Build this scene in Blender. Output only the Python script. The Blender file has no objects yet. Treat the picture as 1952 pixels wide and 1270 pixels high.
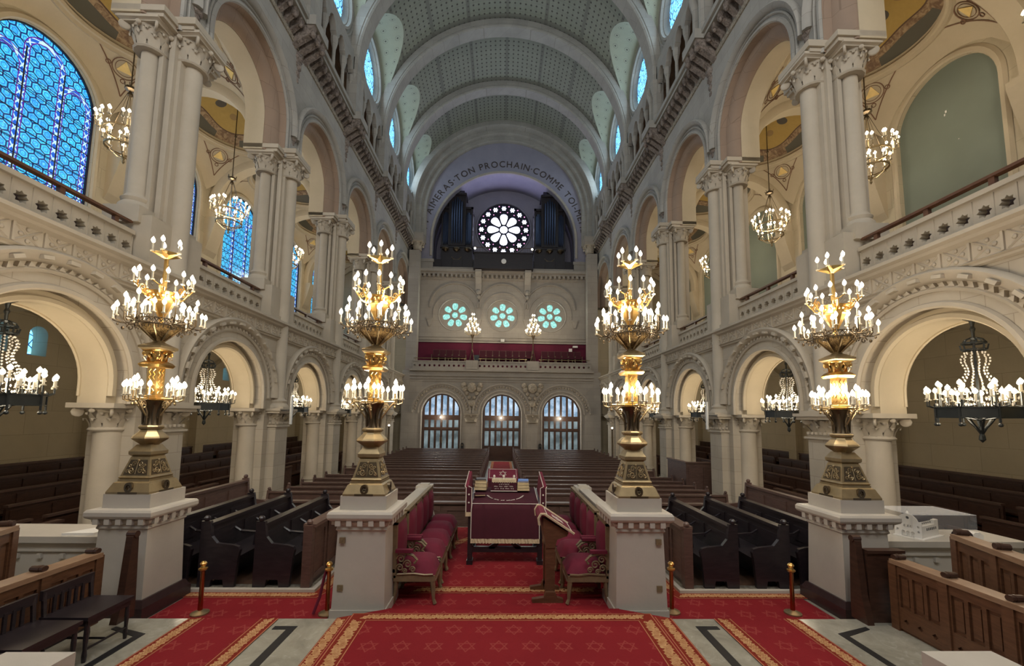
import bpy, bmesh, math, random
from mathutils import Vector, Matrix
from mathutils.geometry import tessellate_polygon
random.seed(7)
PI = math.pi
sc = bpy.context.scene
col = sc.collection
# ------------------------------------------------------------------ camera
EYE = 2.2
cam = bpy.data.objects.new('camera', bpy.data.cameras.new('camera'))
col.objects.link(cam)
yaw, pit, rol = 0.0245, 0.09327, 0.01289
fw = Vector((math.sin(yaw)*math.cos(pit), math.cos(yaw)*math.cos(pit), math.sin(pit)))
rt = Vector((math.cos(yaw), -math.sin(yaw), 0))
up = rt.cross(fw)
cr = math.cos(rol)*rt + math.sin(rol)*up
cu = math.cos(rol)*up - math.sin(rol)*rt
mw = Matrix((cr, cu, -fw)).transposed().to_4x4()
mw.translation = Vector((-0.008, 0, EYE))
cam.matrix_world = mw
cam.data.lens = 790.0/1952*36
cam.data.sensor_width = 36
cam.data.shift_y = (721.3-635)/1952
cam.data.clip_start = .05
sc.camera = cam
# ------------------------------------------------------------------ world, exposure
w = bpy.data.worlds.new('world'); sc.world = w; w.use_nodes = True
w.node_tree.nodes['Background'].inputs[0].default_value = (.62, .72, .9, 1)
w.node_tree.nodes['Background'].inputs[1].default_value = 1.0
sc.view_settings.view_transform = 'Standard'
sc.view_settings.look = 'None'
sc.view_settings.gamma = 1
sc.view_settings.use_curve_mapping = False
sc.view_settings.exposure = 0.0
sc.cycles.max_bounces = 7
sc.cycles.diffuse_bounces = 5
sc.cycles.glossy_bounces = 3
sc.cycles.transmission_bounces = 4
sc.cycles.transparent_max_bounces = 12
sc.cycles.sample_clamp_indirect = 4
sc.cycles.caustics_reflective = False
sc.cycles.caustics_refractive = False
LAMP = 1.0     # brightness of the candle lamps
DAY = 1.0      # brightness of the daylight in the glass

# ------------------------------------------------------------------ shader expression helper
class Ex:
    def __init__(s, nt, sock): s.nt = nt; s.s = sock
    def _m(s, op, *a):
        n = s.nt.nodes.new('ShaderNodeMath'); n.operation = op
        for i, v in enumerate((s,)+a):
            if isinstance(v, Ex): s.nt.links.new(v.s, n.inputs[i])
            else: n.inputs[i].default_value = v
        return Ex(s.nt, n.outputs[0])
    def __add__(s, o): return s._m('ADD', o)
    __radd__ = __add__
    def __sub__(s, o): return s._m('SUBTRACT', o)
    def __rsub__(s, o): return (s*-1.0)+o
    def __mul__(s, o): return s._m('MULTIPLY', o)
    __rmul__ = __mul__
    def __truediv__(s, o): return s._m('DIVIDE', o)
    def abs(s): return s._m('ABSOLUTE')
    def frac(s): return s._m('FRACT')
    def floor(s): return s._m('FLOOR')
    def sin(s): return s._m('SINE')
    def cos(s): return s._m('COSINE')
    def sqrt(s): return s._m('SQRT')
    def max(s, o): return s._m('MAXIMUM', o)
    def min(s, o): return s._m('MINIMUM', o)
    def lt(s, o): return s._m('LESS_THAN', o)
    def gt(s, o): return s._m('GREATER_THAN', o)
    def mod(s, o): return s._m('FLOORED_MODULO', o)
    def atan2(s, o): return s._m('ARCTAN2', o)
def length(a, b): return (a*a+b*b).sqrt()

class MatB:
    """a material under construction"""
    def __init__(s, name, rough=.7, metal=0.0, spec=.5):
        s.m = bpy.data.materials.new(name); s.m.use_nodes = True
        s.nt = s.m.node_tree; s.b = s.nt.nodes['Principled BSDF']
        s.b.inputs['Roughness'].default_value = rough
        s.b.inputs['Metallic'].default_value = metal
        s.b.inputs['Specular IOR Level'].default_value = spec
    def node(s, t, **k):
        n = s.nt.nodes.new(t)
        for a, v in k.items():
            if a in n.inputs: n.inputs[a].default_value = v
            else: setattr(n, a, v)
        return n
    def link(s, a, b): s.nt.links.new(a.s if isinstance(a, Ex) else a, b)
    def xyz(s, kind='Object'):
        t = s.node('ShaderNodeTexCoord'); q = s.node('ShaderNodeSeparateXYZ')
        s.link(t.outputs[kind], q.inputs[0])
        return [Ex(s.nt, o) for o in q.outputs]
    def vec(s, a, b, c=0.0):
        n = s.node('ShaderNodeCombineXYZ')
        for i, v in enumerate((a, b, c)):
            if isinstance(v, Ex): s.link(v, n.inputs[i])
            else: n.inputs[i].default_value = v
        return n.outputs[0]
    def noise(s, v, scale, detail=3, rough=.55, dist=0):
        n = s.node('ShaderNodeTexNoise'); n.inputs['Scale'].default_value = scale
        n.inputs['Detail'].default_value = detail; n.inputs['Roughness'].default_value = rough
        n.inputs['Distortion'].default_value = dist
        if v is not None: s.link(v, n.inputs['Vector'])
        return Ex(s.nt, n.outputs['Fac'])
    def mix(s, fac, a, b):
        n = s.node('ShaderNodeMix', data_type='RGBA')
        if isinstance(fac, Ex): s.link(fac, n.inputs[0])
        else: n.inputs[0].default_value = fac
        for v, i in ((a, 6), (b, 7)):
            if isinstance(v, tuple): n.inputs[i].default_value = (*v[:3], 1)
            else: s.link(v, n.inputs[i])
        return n.outputs[2]
    def color(s, c):
        if isinstance(c, tuple): s.b.inputs['Base Color'].default_value = (*c[:3], 1)
        else: s.link(c, s.b.inputs['Base Color'])
    def bump(s, h, strength=.3, dist=.02):
        n = s.node('ShaderNodeBump'); n.inputs['Strength'].default_value = strength
        n.inputs['Distance'].default_value = dist
        s.link(h, n.inputs['Height']); s.link(n.outputs[0], s.b.inputs['Normal'])
    def emit(s, c, st):
        if isinstance(c, tuple): s.b.inputs['Emission Color'].default_value = (*c[:3], 1)
        else: s.link(c, s.b.inputs['Emission Color'])
        s.b.inputs['Emission Strength'].default_value = st

def objvec(M):
    t = M.node('ShaderNodeTexCoord'); return t.outputs['Object']
def stone(name, c1, c2, joints=True, bump=.15, jsc=(.55, .32), rough=.8):
    M = MatB(name, rough); x, y, z = M.xyz(); v = objvec(M)
    n = M.noise(v, 1.3, 5, .6); n2 = M.noise(v, 14, 3)
    cc = M.mix((n-.3)*2.2, c1, c2)
    cc = M.mix(n2*.25, cc, tuple(a*.75 for a in c1))
    if joints:
        br = M.node('ShaderNodeTexBrick'); M.link(M.vec(x+y, z), br.inputs['Vector'])
        br.inputs['Scale'].default_value = 1; br.inputs['Mortar Size'].default_value = .006
        br.inputs['Mortar Smooth'].default_value = .4
        br.inputs['Brick Width'].default_value = jsc[0]; br.inputs['Row Height'].default_value = jsc[1]
        br.inputs['Color1'].default_value = (1, 1, 1, 1); br.inputs['Color2'].default_value = (.9, .9, .9, 1)
        br.inputs['Mortar'].default_value = (.62, .6, .57, 1)
        mm = M.node('ShaderNodeMix', data_type='RGBA', blend_type='MULTIPLY'); mm.inputs[0].default_value = .8
        M.link(cc, mm.inputs[6]); M.link(br.outputs['Color'], mm.inputs[7]); cc = mm.outputs[2]
    M.color(cc); M.bump(n2, bump, .01)
    return M.m
def carved(name, c1, c2, scale=6, strength=.9):
    M = MatB(name, .85); v = objvec(M)
    vo = M.node('ShaderNodeTexVoronoi', feature='SMOOTH_F1'); vo.inputs['Scale'].default_value = scale
    nz = M.noise(v, scale*1.3, 4, .6, 1.2)
    M.link(v, vo.inputs['Vector'])
    h = Ex(M.nt, vo.outputs['Distance'])*.7+nz
    M.color(M.mix((nz-.35)*3, c2, c1)); M.bump(h, strength, .05)
    return M.m
S1, S2 = (.50, .445, .36), (.41, .36, .285)
MAT = {}
MAT['stone'] = stone('limestone', S1, S2)
MAT['plainstone'] = stone('limestone_smooth', S1, S2, joints=False)
MAT['carved'] = carved('carved_limestone', S1, (.25, .21, .16), 7)
MAT['frieze'] = carved('carved_frieze', (.46, .41, .33), (.2, .17, .13), 11)
MAT['upstone'] = stone('clerestory_stone', (.385, .37, .335), (.29, .28, .255), jsc=(.7, .4))
MAT['bracket'] = carved('bracket_stone', (.32, .27, .235), (.12, .095, .08), 9)
MAT['warmwall'] = stone('aisle_wall', (.56, .49, .35), (.48, .42, .30), jsc=(1.1, .55))
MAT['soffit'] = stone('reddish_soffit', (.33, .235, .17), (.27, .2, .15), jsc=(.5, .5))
MAT['cream'] = stone('cream_plaster', (.53, .455, .33), (.46, .395, .28), joints=False)
MAT['marble'] = stone('pale_marble', (.54, .50, .44), (.44, .41, .36), joints=False, rough=.45)
MAT['endstone'] = stone('end_wall_stone', (.42, .38, .33), (.34, .31, .27), jsc=(.8, .4))
def simple(name, c, rough=.6, metal=0, var=.25, scale=8, bump=0):
    M = MatB(name, rough, metal); v = objvec(M); n = M.noise(v, scale, 4)
    M.color(M.mix(n, tuple(a*(1-var) for a in c), tuple(min(1, a*(1+var)) for a in c)))
    if bump: M.bump(n, bump, .01)
    return M.m
def wood(name, c1, c2, rough=.4):
    M = MatB(name, rough); x, y, z = M.xyz()
    n = M.noise(M.vec(x*3.0, y*3.0, z*14.0), 2.2, 5, .6, .6)
    M.color(M.mix((n-.3)*2.0, c1, c2)); M.bump(n, .12, .005)
    return M.m
MAT['wood'] = wood('dark_oak', (.035, .017, .012), (.075, .036, .024), .35)
MAT['pewwood'] = wood('pew_wood', (.075, .042, .034), (.14, .082, .066), .42)
MAT['brownwood'] = wood('brown_oak', (.085, .036, .018), (.16, .075, .038), .42)
MAT['blackwood'] = wood('black_wood', (.012, .009, .012), (.03, .022, .026), .35)
MAT['floorwood'] = wood('pew_floor_boards', (.10, .05, .03), (.15, .08, .045), .5)
MAT['velvet'] = simple('crimson_velvet', (.135, .006, .026), .85, 0, .3, 5)
MAT['wallvelvet'] = simple('maroon_wall_cloth', (.11, .008, .03), .9, 0, .3, 2)
MAT['darkvelvet'] = simple('burgundy_velvet', (.055, .005, .015), .9, 0, .3, 4)
MAT['fringe'] = simple('cream_fringe', (.55, .45, .3), .8, 0, .35, 60, .5)
MAT['embroid'] = simple('silver_embroidery', (.7, .66, .6), .5, 0, .1)
MAT['brass'] = simple('gilded_bronze', (.78, .50, .17), .28, 1, .25, 14, .1)
MAT['oldbrass'] = simple('worn_bronze', (.36, .28, .16), .48, .85, .3, 10, .1)
MAT['giltwood'] = simple('gilt_carved_wood', (.24, .18, .105), .45, .35, .35, 12, .3)
MAT['iron'] = simple('black_iron', (.035, .04, .042), .45, .7, .3, 9)
MAT['darkbronze'] = simple('dark_bronze', (.13, .10, .065), .4, .85, .3, 9)
MAT['ivory'] = simple('candle_sleeve', (.5, .45, .34), .4, 0, .05)
MAT['book'] = simple('book_paper', (.55, .45, .27), .8, 0, .2, 30)
MAT['blue'] = simple('blue_cover', (.12, .25, .62), .6, 0, .1)
MAT['white'] = simple('white_plaster', (.8, .78, .74), .6, 0, .05)
MAT['black'] = simple('black_paint', (.01, .01, .012), .5)
MAT['slate'] = simple('slate_roof', (.03, .027, .04), .5)
MAT['lead'] = simple('lead_came', (.01, .012, .03), .6)
def glassy(name):
    M = MatB(name, .08); M.color((.9, .92, .95)); M.b.inputs['Alpha'].default_value = .12
    M.b.inputs['Specular IOR Level'].default_value = .6
    return M.m
MAT['glass'] = glassy('clear_glass'); MAT['glass'].node_tree.nodes['Principled BSDF'].inputs['Alpha'].default_value = .05
MAT['lidglass'] = glassy('pale_lid_glass'); MAT['lidglass'].node_tree.nodes['Principled BSDF'].inputs['Alpha'].default_value = .35  # case lid: same pale glass, less transparent
def crystal():
    M = MatB('cut_crystal', .05, 0, 1); M.color((.75, .72, .66)); M.b.inputs['Alpha'].default_value = .55
    return M.m
MAT['crystal'] = crystal()
def bulb(name, c, st):
    M = MatB(name, .3); M.color((1, .95, .85)); M.emit(c, st)
    M.m.cycles.emission_sampling = 'NONE'
    return M.m
MAT['bulb'] = bulb('lit_bulb', (1, .88, .66), 7)
# --- gilded dome: gold field, brown scalloped ornament, grey lunettes, dark medallions
def dome_mat():
    M = MatB('painted_dome', .6); x, y, z = M.xyz()
    r = length(x, y)/1.55; th = y.atan2(x)
    sc8 = (th*4.0).cos()
    k = r+sc8*.05
    wob = M.noise(objvec(M), 7, 4, .6, 1)
    gold = M.mix(wob, (.36, .24, .055), (.47, .32, .08))
    brown = M.mix((wob-.4)*4, (.16, .09, .045), (.40, .29, .17))
    grey = (.085, .08, .058)
    c = M.mix(k.gt(.76), gold, (.09, .045, .02))
    c = M.mix(k.gt(.78), c, brown)
    lun = k.gt(.87)*(sc8.gt(-.55))
    c = M.mix(lun, c, grey)
    f = ((th+PI/4).mod(PI/2)-PI/4)
    mx = r*f.cos()-.40; my = r*f.sin(); d = length(mx, my)
    c = M.mix(d.lt(.10), c, (.07, .06, .045))
    g = ((th).mod(PI/2)-PI/4); d2 = length(r*g.cos()-.5, r*g.sin())
    c = M.mix(d2.lt(.07)*.6, c, (.2, .12, .06))
    M.color(c); return M.m
MAT['dome'] = dome_mat()
# --- nave vault: greenish plaster, rows of dark stars, dark bands (UV in metres)
def uv_xy(M):
    t = M.node('ShaderNodeUVMap'); q = M.node('ShaderNodeSeparateXYZ'); M.link(t.outputs[0], q.inputs[0])
    return Ex(M.nt, q.outputs[0]), Ex(M.nt, q.outputs[1])
def vault_mat():
    M = MatB('painted_vault', .85); u, v = uv_xy(M)
    n = M.noise(M.vec(u, v), 2.5, 4)
    base = M.mix(n, (.21, .225, .18), (.28, .29, .235))
    br = ((v*3.9).frac()-.5).abs().gt(.45)+((u*1.985).frac()-.5).abs().gt(.47)
    base = M.mix(br*.22, base, (.14, .13, .11))
    a = (u*3.97).frac()-.5; b = (v*3.9+.5).frac()-.5; d = length(a, b)
    base = M.mix(d.lt(.17), base, (.07, .065, .055))
    band = ((v/1.92).frac()-.5).abs().gt(.455)
    base = M.mix(band*.6, base, (.13, .125, .11))
    e = (u-1.89).mod(3.78); edge = (e-1.89).abs().lt(.62)
    base = M.mix(edge*.55, base, (.13, .12, .105))
    M.color(base); return M.m
MAT['vault'] = vault_mat()
def lunette_mat():
    M = MatB('lunette_plaster', .85); u, v = uv_xy(M)
    n = M.noise(M.vec(u, v), 3, 4)
    base = M.mix(n, (.31, .34, .27), (.40, .43, .34))
    a = (u*2.2).frac()-.5; b = (v*2.4).frac()-.5; d = length(a, b)
    base = M.mix(d.lt(.07), base, (.1, .1, .09))
    ring = ((d-.2).abs()).lt(.02)
    base = M.mix(ring*.4, base, (.15, .15, .13))
    M.color(base); return M.m
MAT['lunette'] = lunette_mat()
# --- stained glass of the gallery windows (UV in metres, origin at arch centre)
def hexedge(u, v, s):
    q3 = math.sqrt(3)
    u = u*s; v = v*s
    ax = u.mod(1.0)-.5; ay = v.mod(q3)-q3/2
    bx = (u-.5).mod(1.0)-.5; by = (v-q3/2).mod(q3)-q3/2
    sel = (ax*ax+ay*ay).lt(bx*bx+by*by)
    gx = (ax*sel+bx*(1.0-sel)).abs(); gy = (ay*sel+by*(1.0-sel)).abs()
    return gx.max(gx*.5+gy*(q3/2))
def daylight(name, build, st, body=(.02, .03, .06)):
    M = MatB(name, .25); M.color(body)
    c = build(M); M.emit(c, st*DAY)
    return M.m
def stained(M):
    u, v = uv_xy(M)
    h = hexedge(u, v, 5.0)
    n = M.noise(M.vec(u, v), 3, 3, .5)
    n2 = M.noise(M.vec(u, v), 23, 2, .5)
    c = M.mix((n-.3)*2.4, (.02, .30, .80), (.04, .60, .85))
    c = M.mix((n2-.5)*3.0, c, (.25, .80, .92))
    c = M.mix((h-.24).abs().lt(.03), c, (.01, .12, .5))
    c = M.mix(h.gt(.43), c, (.0, .015, .11))
    def lancet(cx, w, top):
        a = (u-cx).abs(); b = (v-top).max(0.0)
        return length(a, b)-w
    d0 = lancet(0.0, .36, .55)
    d1 = lancet(.70, .30, .05); d2 = lancet(-.70, .30, .05)
    d = d0.abs().min(d1.max(d0*-1.0).abs()).min(d2.max(d0*-1.0).abs())
    band = (d-.0).lt(.065)
    zz = ((((v*5.0).frac()-.5).abs()*2.0-d*15.0).abs()).lt(.24)
    bc = M.mix(zz, (.01, .10, .55), (.50, .80, .95))
    bc = M.mix(d.gt(.045), bc, (.10, .0, .25))
    c = M.mix(band, c, bc)
    bars = ((v*3.2).frac()).lt(.05)
    c = M.mix(bars, c, (.0, .0, .02))
    return c
MAT['stained'] = daylight('stained_glass_blue', stained, 1.35)
def cyanglass(M):
    u, v = uv_xy(M); vo = M.node('ShaderNodeTexVoronoi', feature='DISTANCE_TO_EDGE'); vo.inputs['Scale'].default_value = 4.5
    M.link(M.vec(u, v), vo.inputs['Vector']); e = Ex(M.nt, vo.outputs['Distance'])
    n = M.noise(M.vec(u, v), 9, 3)
    c = M.mix((n-.35)*3, (.04, .35, .95), (.35, .85, 1.0))
    return M.mix(e.lt(.045), c, (.0, .03, .12))
MAT['oculusglass'] = daylight('oculus_glass', cyanglass, 1.9)
def tealglass(M):
    v = objvec(M); n = M.noise(v, 9, 3)
    return M.mix((n-.35)*3, (.14, .50, .42), (.45, .85, .8))
MAT['tealglass'] = daylight('rosette_glass', tealglass, 1.25)
MAT['roseglass'] = daylight('rose_window_glass', lambda M: (.74, .76, 1.0), 9)
MAT['pinkglass'] = daylight('pink_glass', lambda M: (.9, .35, .7), 2)
def doorglass(M):
    v = objvec(M); x, y, z = M.xyz(); n = M.noise(v, 1.7, 3)
    return M.mix((n-.42)*5, (.20, .33, .48), (.62, .78, .95))
MAT['doorglass'] = daylight('door_glass_upper', doorglass, 1.0)
def doorglass2(M):
    v = objvec(M); n = M.noise(v, 1.1, 3)
    return M.mix((n-.4)*4, (.10, .13, .13), (.36, .46, .48))
MAT['doorglass2'] = daylight('door_glass_frosted', doorglass2, .7)
# --- carpets
def star_field(M, x, y, s=3.4, line=.035):
    r = (y*s).floor(); a = (x*s+(r.mod(2.0))*.5).frac()-.5; b = (y*s).frac()-.5
    t1 = (b*-1.0).max(b*.5+a*.866).max(b*.5-a*.866)
    t2 = b.max(b*-.5+a*.866).max(b*-.5-a*.866)
    c = .15
    e = (t1-c).abs().lt(line*.6).max((t2-c).abs().lt(line*.6))
    return e*(t1.min(t2).lt(c+.02))
def carpet():
    M = MatB('red_star_carpet', .95, 0, .2); x, y, z = M.xyz()
    n = M.noise(objvec(M), 1.2, 3); f = M.noise(objvec(M), 90, 2)
    c = M.mix(n, (.19, .010, .016), (.27, .017, .024))
    c = M.mix(star_field(M, x, y)*.55, c, (.36, .08, .065))
    c = M.mix(f*.3, c, (.15, .008, .008))
    M.color(c); M.bump(f, .3, .005); return M.m
MAT['carpet'] = carpet()
def leafborder():
    M = MatB('acanthus_border', .95, 0, .2); u, v = uv_xy(M)   # u metres along, v 0..1 across
    n = M.noise(M.vec(u, v*.3), 9, 3, .5)
    p = (u*3.6).frac()-.5
    vv = v-.5
    spine = vv*1.0+(u*3.6*2*PI*.5).sin()*.22
    n3 = M.noise(M.vec(u, v*.28), 11, 2, .5, 2.2)
    vein = ((u*30.0+vv.abs()*9.0+n3*9.0).sin())
    leaf = ((n3-.5)*5.0+vein*.45+(.30-spine.abs())*1.6).gt(-.05)*(vv.abs().lt(.43))
    c = M.mix(leaf, (.22, .022, .012), (.42, .20, .09))
    c = M.mix((n-.45)*2*leaf, c, (.52, .31, .15))
    edge = (vv.abs()-.455).abs().lt(.02)
    c = M.mix(vv.abs().gt(.43), c, (.22, .02, .012))
    c = M.mix(edge, c, (.48, .2, .1))
    M.color(c); return M.m
MAT['border'] = leafborder()
def ground():
    M = MatB('border_ground', .95, 0, .2); u, v = uv_xy(M); vv = v-.5
    n = M.noise(objvec(M), 40, 3)
    c = M.mix(n, (.17, .016, .010), (.24, .03, .016))
    c = M.mix((vv.abs()-.45).abs().lt(.022), c, (.46, .21, .11))
    M.color(c); return M.m
MAT['ground'] = ground()
def leafmat():
    M = MatB('golden_leaf_wool', .95, 0, .2); n = M.noise(objvec(M), 16, 4); f = M.noise(objvec(M), 70, 3)
    c = M.mix((n-.3)*2.5, (.42, .20, .085), (.62, .38, .19)); c = M.mix((f-.55)*3, c, (.25, .07, .03)); M.color(c); return M.m
MAT['leaf'] = leafmat()
def marblefloor():
    M = MatB('grey_marble_floor', .22); v = objvec(M)
    n = M.noise(v, 2.2, 7, .65, 1.5); n2 = M.noise(v, 7, 5, .6, 2)
    c = M.mix((n-.3)*2.2, (.26, .245, .2), (.42, .40, .33))
    c = M.mix((n2-.55)*3, c, (.5, .48, .42)); M.color(c); return M.m
MAT['marblefloor'] = marblefloor()
def mosaic():
    M = MatB('mosaic_band', .35); v = objvec(M); x, y, z = M.xyz()
    vo = M.node('ShaderNodeTexVoronoi'); vo.inputs['Scale'].default_value = 26; M.link(v, vo.inputs['Vector'])
    c = M.mix(Ex(M.nt, vo.outputs['Distance'])*1.2, (.30, .28, .22), (.12, .10, .08))
    M.color(c); return M.m
MAT['mosaic'] = mosaic()
MAT['darkmarble'] = simple('dark_red_marble', (.05, .028, .028), .3, 0, .4, 9)
MAT['blind'] = simple('blind_window_plaster', (.17, .20, .165), .85, 0, .12, 1.2)
MAT['lavender'] = stone('organ_niche_plaster', (.30, .29, .36), (.24, .235, .3), joints=False)
MAT['ink'] = simple('painted_letters', (.055, .04, .035), .8)
MAT['painted'] = simple('painted_brown_line', (.16, .085, .05), .8)
MAT['rosey'] = simple('painted_tan_panel', (.47, .34, .22), .8)
MAT['goldpaint'] = simple('gold_paint', (.75, .55, .2), .5)

MAT['pipe'] = simple('organ_pipe_metal', (.035, .045, .08), .4, .7, .1)
MAT['brasscut'] = carved('pierced_bronze', (.5, .34, .13), (.12, .07, .025), 26, .8)
MAT['darkblue'] = MAT['slate']
MAT['copperpole'] = simple('coppery_brass', (.42, .16, .07), .25, 1, .1)
MAT['railwood'] = wood('worn_rail_wood', (.22, .13, .08), (.34, .22, .14), .35)
MAT['speakerskin'] = simple('pale_speaker_grille', (.6, .62, .62), .4, .2, .1)
# ------------------------------------------------------------------ mesh builder
OFF = [0, 0]
class MB:
    def __init__(s): s.v = []; s.f = []; s.uv = {}; s.M = None
    def add(s, vs, fs, uvs=None):
        o = len(s.v)
        for i, p in enumerate(vs):
            s.v.append(tuple(s.M @ Vector(p)) if s.M is not None else tuple(p))
            if uvs: s.uv[o+i] = uvs[i]
        s.f += [tuple(o+i for i in f) for f in fs]
        return s
    def box(s, x0, y0, z0, x1, y1, z1):
        return s.add([(x0,y0,z0),(x1,y0,z0),(x1,y1,z0),(x0,y1,z0),(x0,y0,z1),(x1,y0,z1),(x1,y1,z1),(x0,y1,z1)],
                     [(3,2,1,0),(4,5,6,7),(0,1,5,4),(1,2,6,5),(2,3,7,6),(3,0,4,7)])
    def cbox(s, c, d): return s.box(c[0]-d[0]/2, c[1]-d[1]/2, c[2]-d[2]/2, c[0]+d[0]/2, c[1]+d[1]/2, c[2]+d[2]/2)
    def frus(s, x, y, z0, a0, b0, z1, a1, b1):
        """tapered block, half sizes a (x) and b (y) at z0 and z1"""
        return s.add([(x-a0,y-b0,z0),(x+a0,y-b0,z0),(x+a0,y+b0,z0),(x-a0,y+b0,z0),(x-a1,y-b1,z1),(x+a1,y-b1,z1),(x+a1,y+b1,z1),(x-a1,y+b1,z1)],
                     [(3,2,1,0),(4,5,6,7),(0,1,5,4),(1,2,6,5),(2,3,7,6),(3,0,4,7)])
    def lathe(s, prof, n=16, c=(0,0,0), rot=0, sx=1, sy=1, cap=True):
        vs = []; fs = []; k = len(prof)
        for i in range(n):
            a = rot+2*PI*i/n
            for r, z in prof: vs.append((c[0]+r*math.cos(a)*sx, c[1]+r*math.sin(a)*sy, c[2]+z))
        for i in range(n):
            j = (i+1) % n
            for q in range(k-1): fs.append((i*k+q, j*k+q, j*k+q+1, i*k+q+1))
        if cap:
            fs.append(tuple(i*k+k-1 for i in range(n))); fs.append(tuple(reversed([i*k for i in range(n)])))
        return s.add(vs, fs)
    def sq(s, prof, c=(0,0,0)):
        """square lathe: r is the half side"""
        return s.lathe([(r*math.sqrt(2), z) for r, z in prof], 4, c, PI/4)
    def tube(s, pts, r, n=6, closed=False):
        pts = [Vector(p) for p in pts]; m = len(pts); vs = []; fs = []
        rr = r if isinstance(r, (list, tuple)) else [r]*m
        prev = None
        for i, p in enumerate(pts):
            if closed: t = pts[(i+1) % m]-pts[i-1]
            else: t = pts[min(i+1, m-1)]-pts[max(i-1, 0)]
            if t.length < 1e-9: t = Vector((0, 0, 1))
            t.normalize()
            a = Vector((0, 0, 1)) if abs(t.z) < .9 else Vector((1, 0, 0))
            if prev is not None:
                u = prev-t*prev.dot(t)
                u = u.normalized() if u.length > 1e-4 else t.cross(a).normalized()
            else: u = t.cross(a).normalized()
            prev = u; w2 = t.cross(u)
            for k in range(n):
                an = 2*PI*k/n; vs.append(p+(u*math.cos(an)+w2*math.sin(an))*rr[i])
        for i in range(m if closed else m-1):
            for k in range(n):
                a, b = i*n, ((i+1) % m)*n
                fs.append((a+k, a+(k+1) % n, b+(k+1) % n, b+k))
        if not closed: fs += [tuple(reversed(range(n))), tuple((m-1)*n+k for k in range(n))]
        return s.add(vs, fs)
    def ball(s, c, r, n=8, m=5, sz=1):
        prof = [(max(1e-4, r*math.sin(PI*i/m)), -r*sz*math.cos(PI*i/m)) for i in range(m+1)]
        return s.lathe(prof, n, c)
    def prism(s, poly, a, b, ax='y'):
        """2-D outline (u,v) extruded along an axis. y: (u,·,v)  x: (·,u,v)  z: (u,v,·)"""
        def P(u, v, w): return {'y': (u, w, v), 'x': (w, u, v), 'z': (u, v, w)}[ax]
        n = len(poly)
        vs = [P(u, v, a) for u, v in poly]+[P(u, v, b) for u, v in poly]
        return s.add(vs, [tuple(reversed(range(n))), tuple(range(n, 2*n))]+[(i, (i+1) % n, n+(i+1) % n, n+i) for i in range(n)])
    def plate(s, outer, holes, a, b, ax='y', sides=True):
        """flat plate with holes, thickness a..b"""
        def P(u, v, w): return {'y': (u, w, v), 'x': (w, u, v), 'z': (u, v, w)}[ax]
        loops = [outer]+holes
        flat = [p for l in loops for p in l]
        tri = tessellate_polygon([[Vector((p[0], p[1], 0)) for p in l] for l in loops])
        n = len(flat)
        vs = [P(u, v, a) for u, v in flat]+[P(u, v, b) for u, v in flat]
        fs = [tuple(t) for t in tri]+[tuple(n+i for i in reversed(t)) for t in tri]
        uvs = [(u, v) for u, v in flat]*2
        if sides:
            o = 0
            for l in loops:
                k = len(l)
                fs += [(o+i, o+(i+1) % k, n+o+(i+1) % k, n+o+i) for i in range(k)]
                o += k
        return s.add(vs, fs, uvs)
    def arch(s, prof, c, zc, z0=None, n=24, ax='x', a0=0.0, a1=PI):
        """sweep closed profile [(r, w)] round a semicircle; ax='x': plane yz, w is x; ax='y': plane xz, w is y; legs down to z0"""
        st = []
        for i in range(n+1):
            t = a0+(a1-a0)*i/n; st.append((math.cos(t), math.sin(t), 0))
        if z0 is not None: st = [(1, 0, z0-zc)]+st+[(-1, 0, z0-zc)]
        k = len(prof); vs = []; fs = []
        for cx, sz, dz in st:
            for r, w_ in prof:
                h = c+r*cx; z = zc+r*sz+dz
                vs.append((w_, h, z) if ax == 'x' else (h, w_, z))
        for i in range(len(st)-1):
            for j in range(k):
                q = (j+1) % k; fs.append((i*k+j, i*k+q, (i+1)*k+q, (i+1)*k+j))
        fs += [tuple(range(k)), tuple(reversed([(len(st)-1)*k+j for j in range(k)]))]
        return s.add(vs, fs)
    def build(s, name, mat, parent=None, smooth=None, mesh_only=False):
        me = bpy.data.meshes.new(name); me.from_pydata(s.v, [], s.f); me.update()
        if s.uv:
            L = me.uv_layers.new(name='UVMap')
            for lp in me.loops: L.data[lp.index].uv = s.uv.get(lp.vertex_index, (0, 0))
        bm = bmesh.new(); bm.from_mesh(me); bmesh.ops.recalc_face_normals(bm, faces=bm.faces[:]); bm.to_mesh(me); bm.free()
        if smooth:
            for p in me.polygons: p.use_smooth = True
            me.set_sharp_from_angle(angle=math.radians(smooth))
        me.materials.append(MAT[mat] if isinstance(mat, str) else mat)
        if mesh_only: return me
        o = bpy.data.objects.new(name, me); col.objects.link(o)
        if parent: o.parent = parent
        elif OFF[0] or OFF[1]: o.location = (OFF[0], 0, OFF[1])
        return o
def circ(cx, cy, r, n=24, a0=0.0): return [(cx+r*math.cos(a0+2*PI*i/n), cy+r*math.sin(a0+2*PI*i/n)) for i in range(n)]
def archpoly(c, hw, zs, z0, n=16): return [(c+hw, z0)]+[(c+hw*math.cos(PI*i/n), zs+hw*math.sin(PI*i/n)) for i in range(n+1)]+[(c-hw, z0)]
def starpoly(cx, cy, r, k=8, q=.6, a0=0.0): return [(cx+(r if i % 2 == 0 else r*q)*math.cos(a0+PI*i/k), cy+(r if i % 2 == 0 else r*q)*math.sin(a0+PI*i/k)) for i in range(2*k)]
def empty(name, loc=(0,0,0), rz=0):
    o = bpy.data.objects.new(name, None); col.objects.link(o); o.empty_display_size = .1
    o.location = loc; o.rotation_euler = (0, 0, rz); return o
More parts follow.
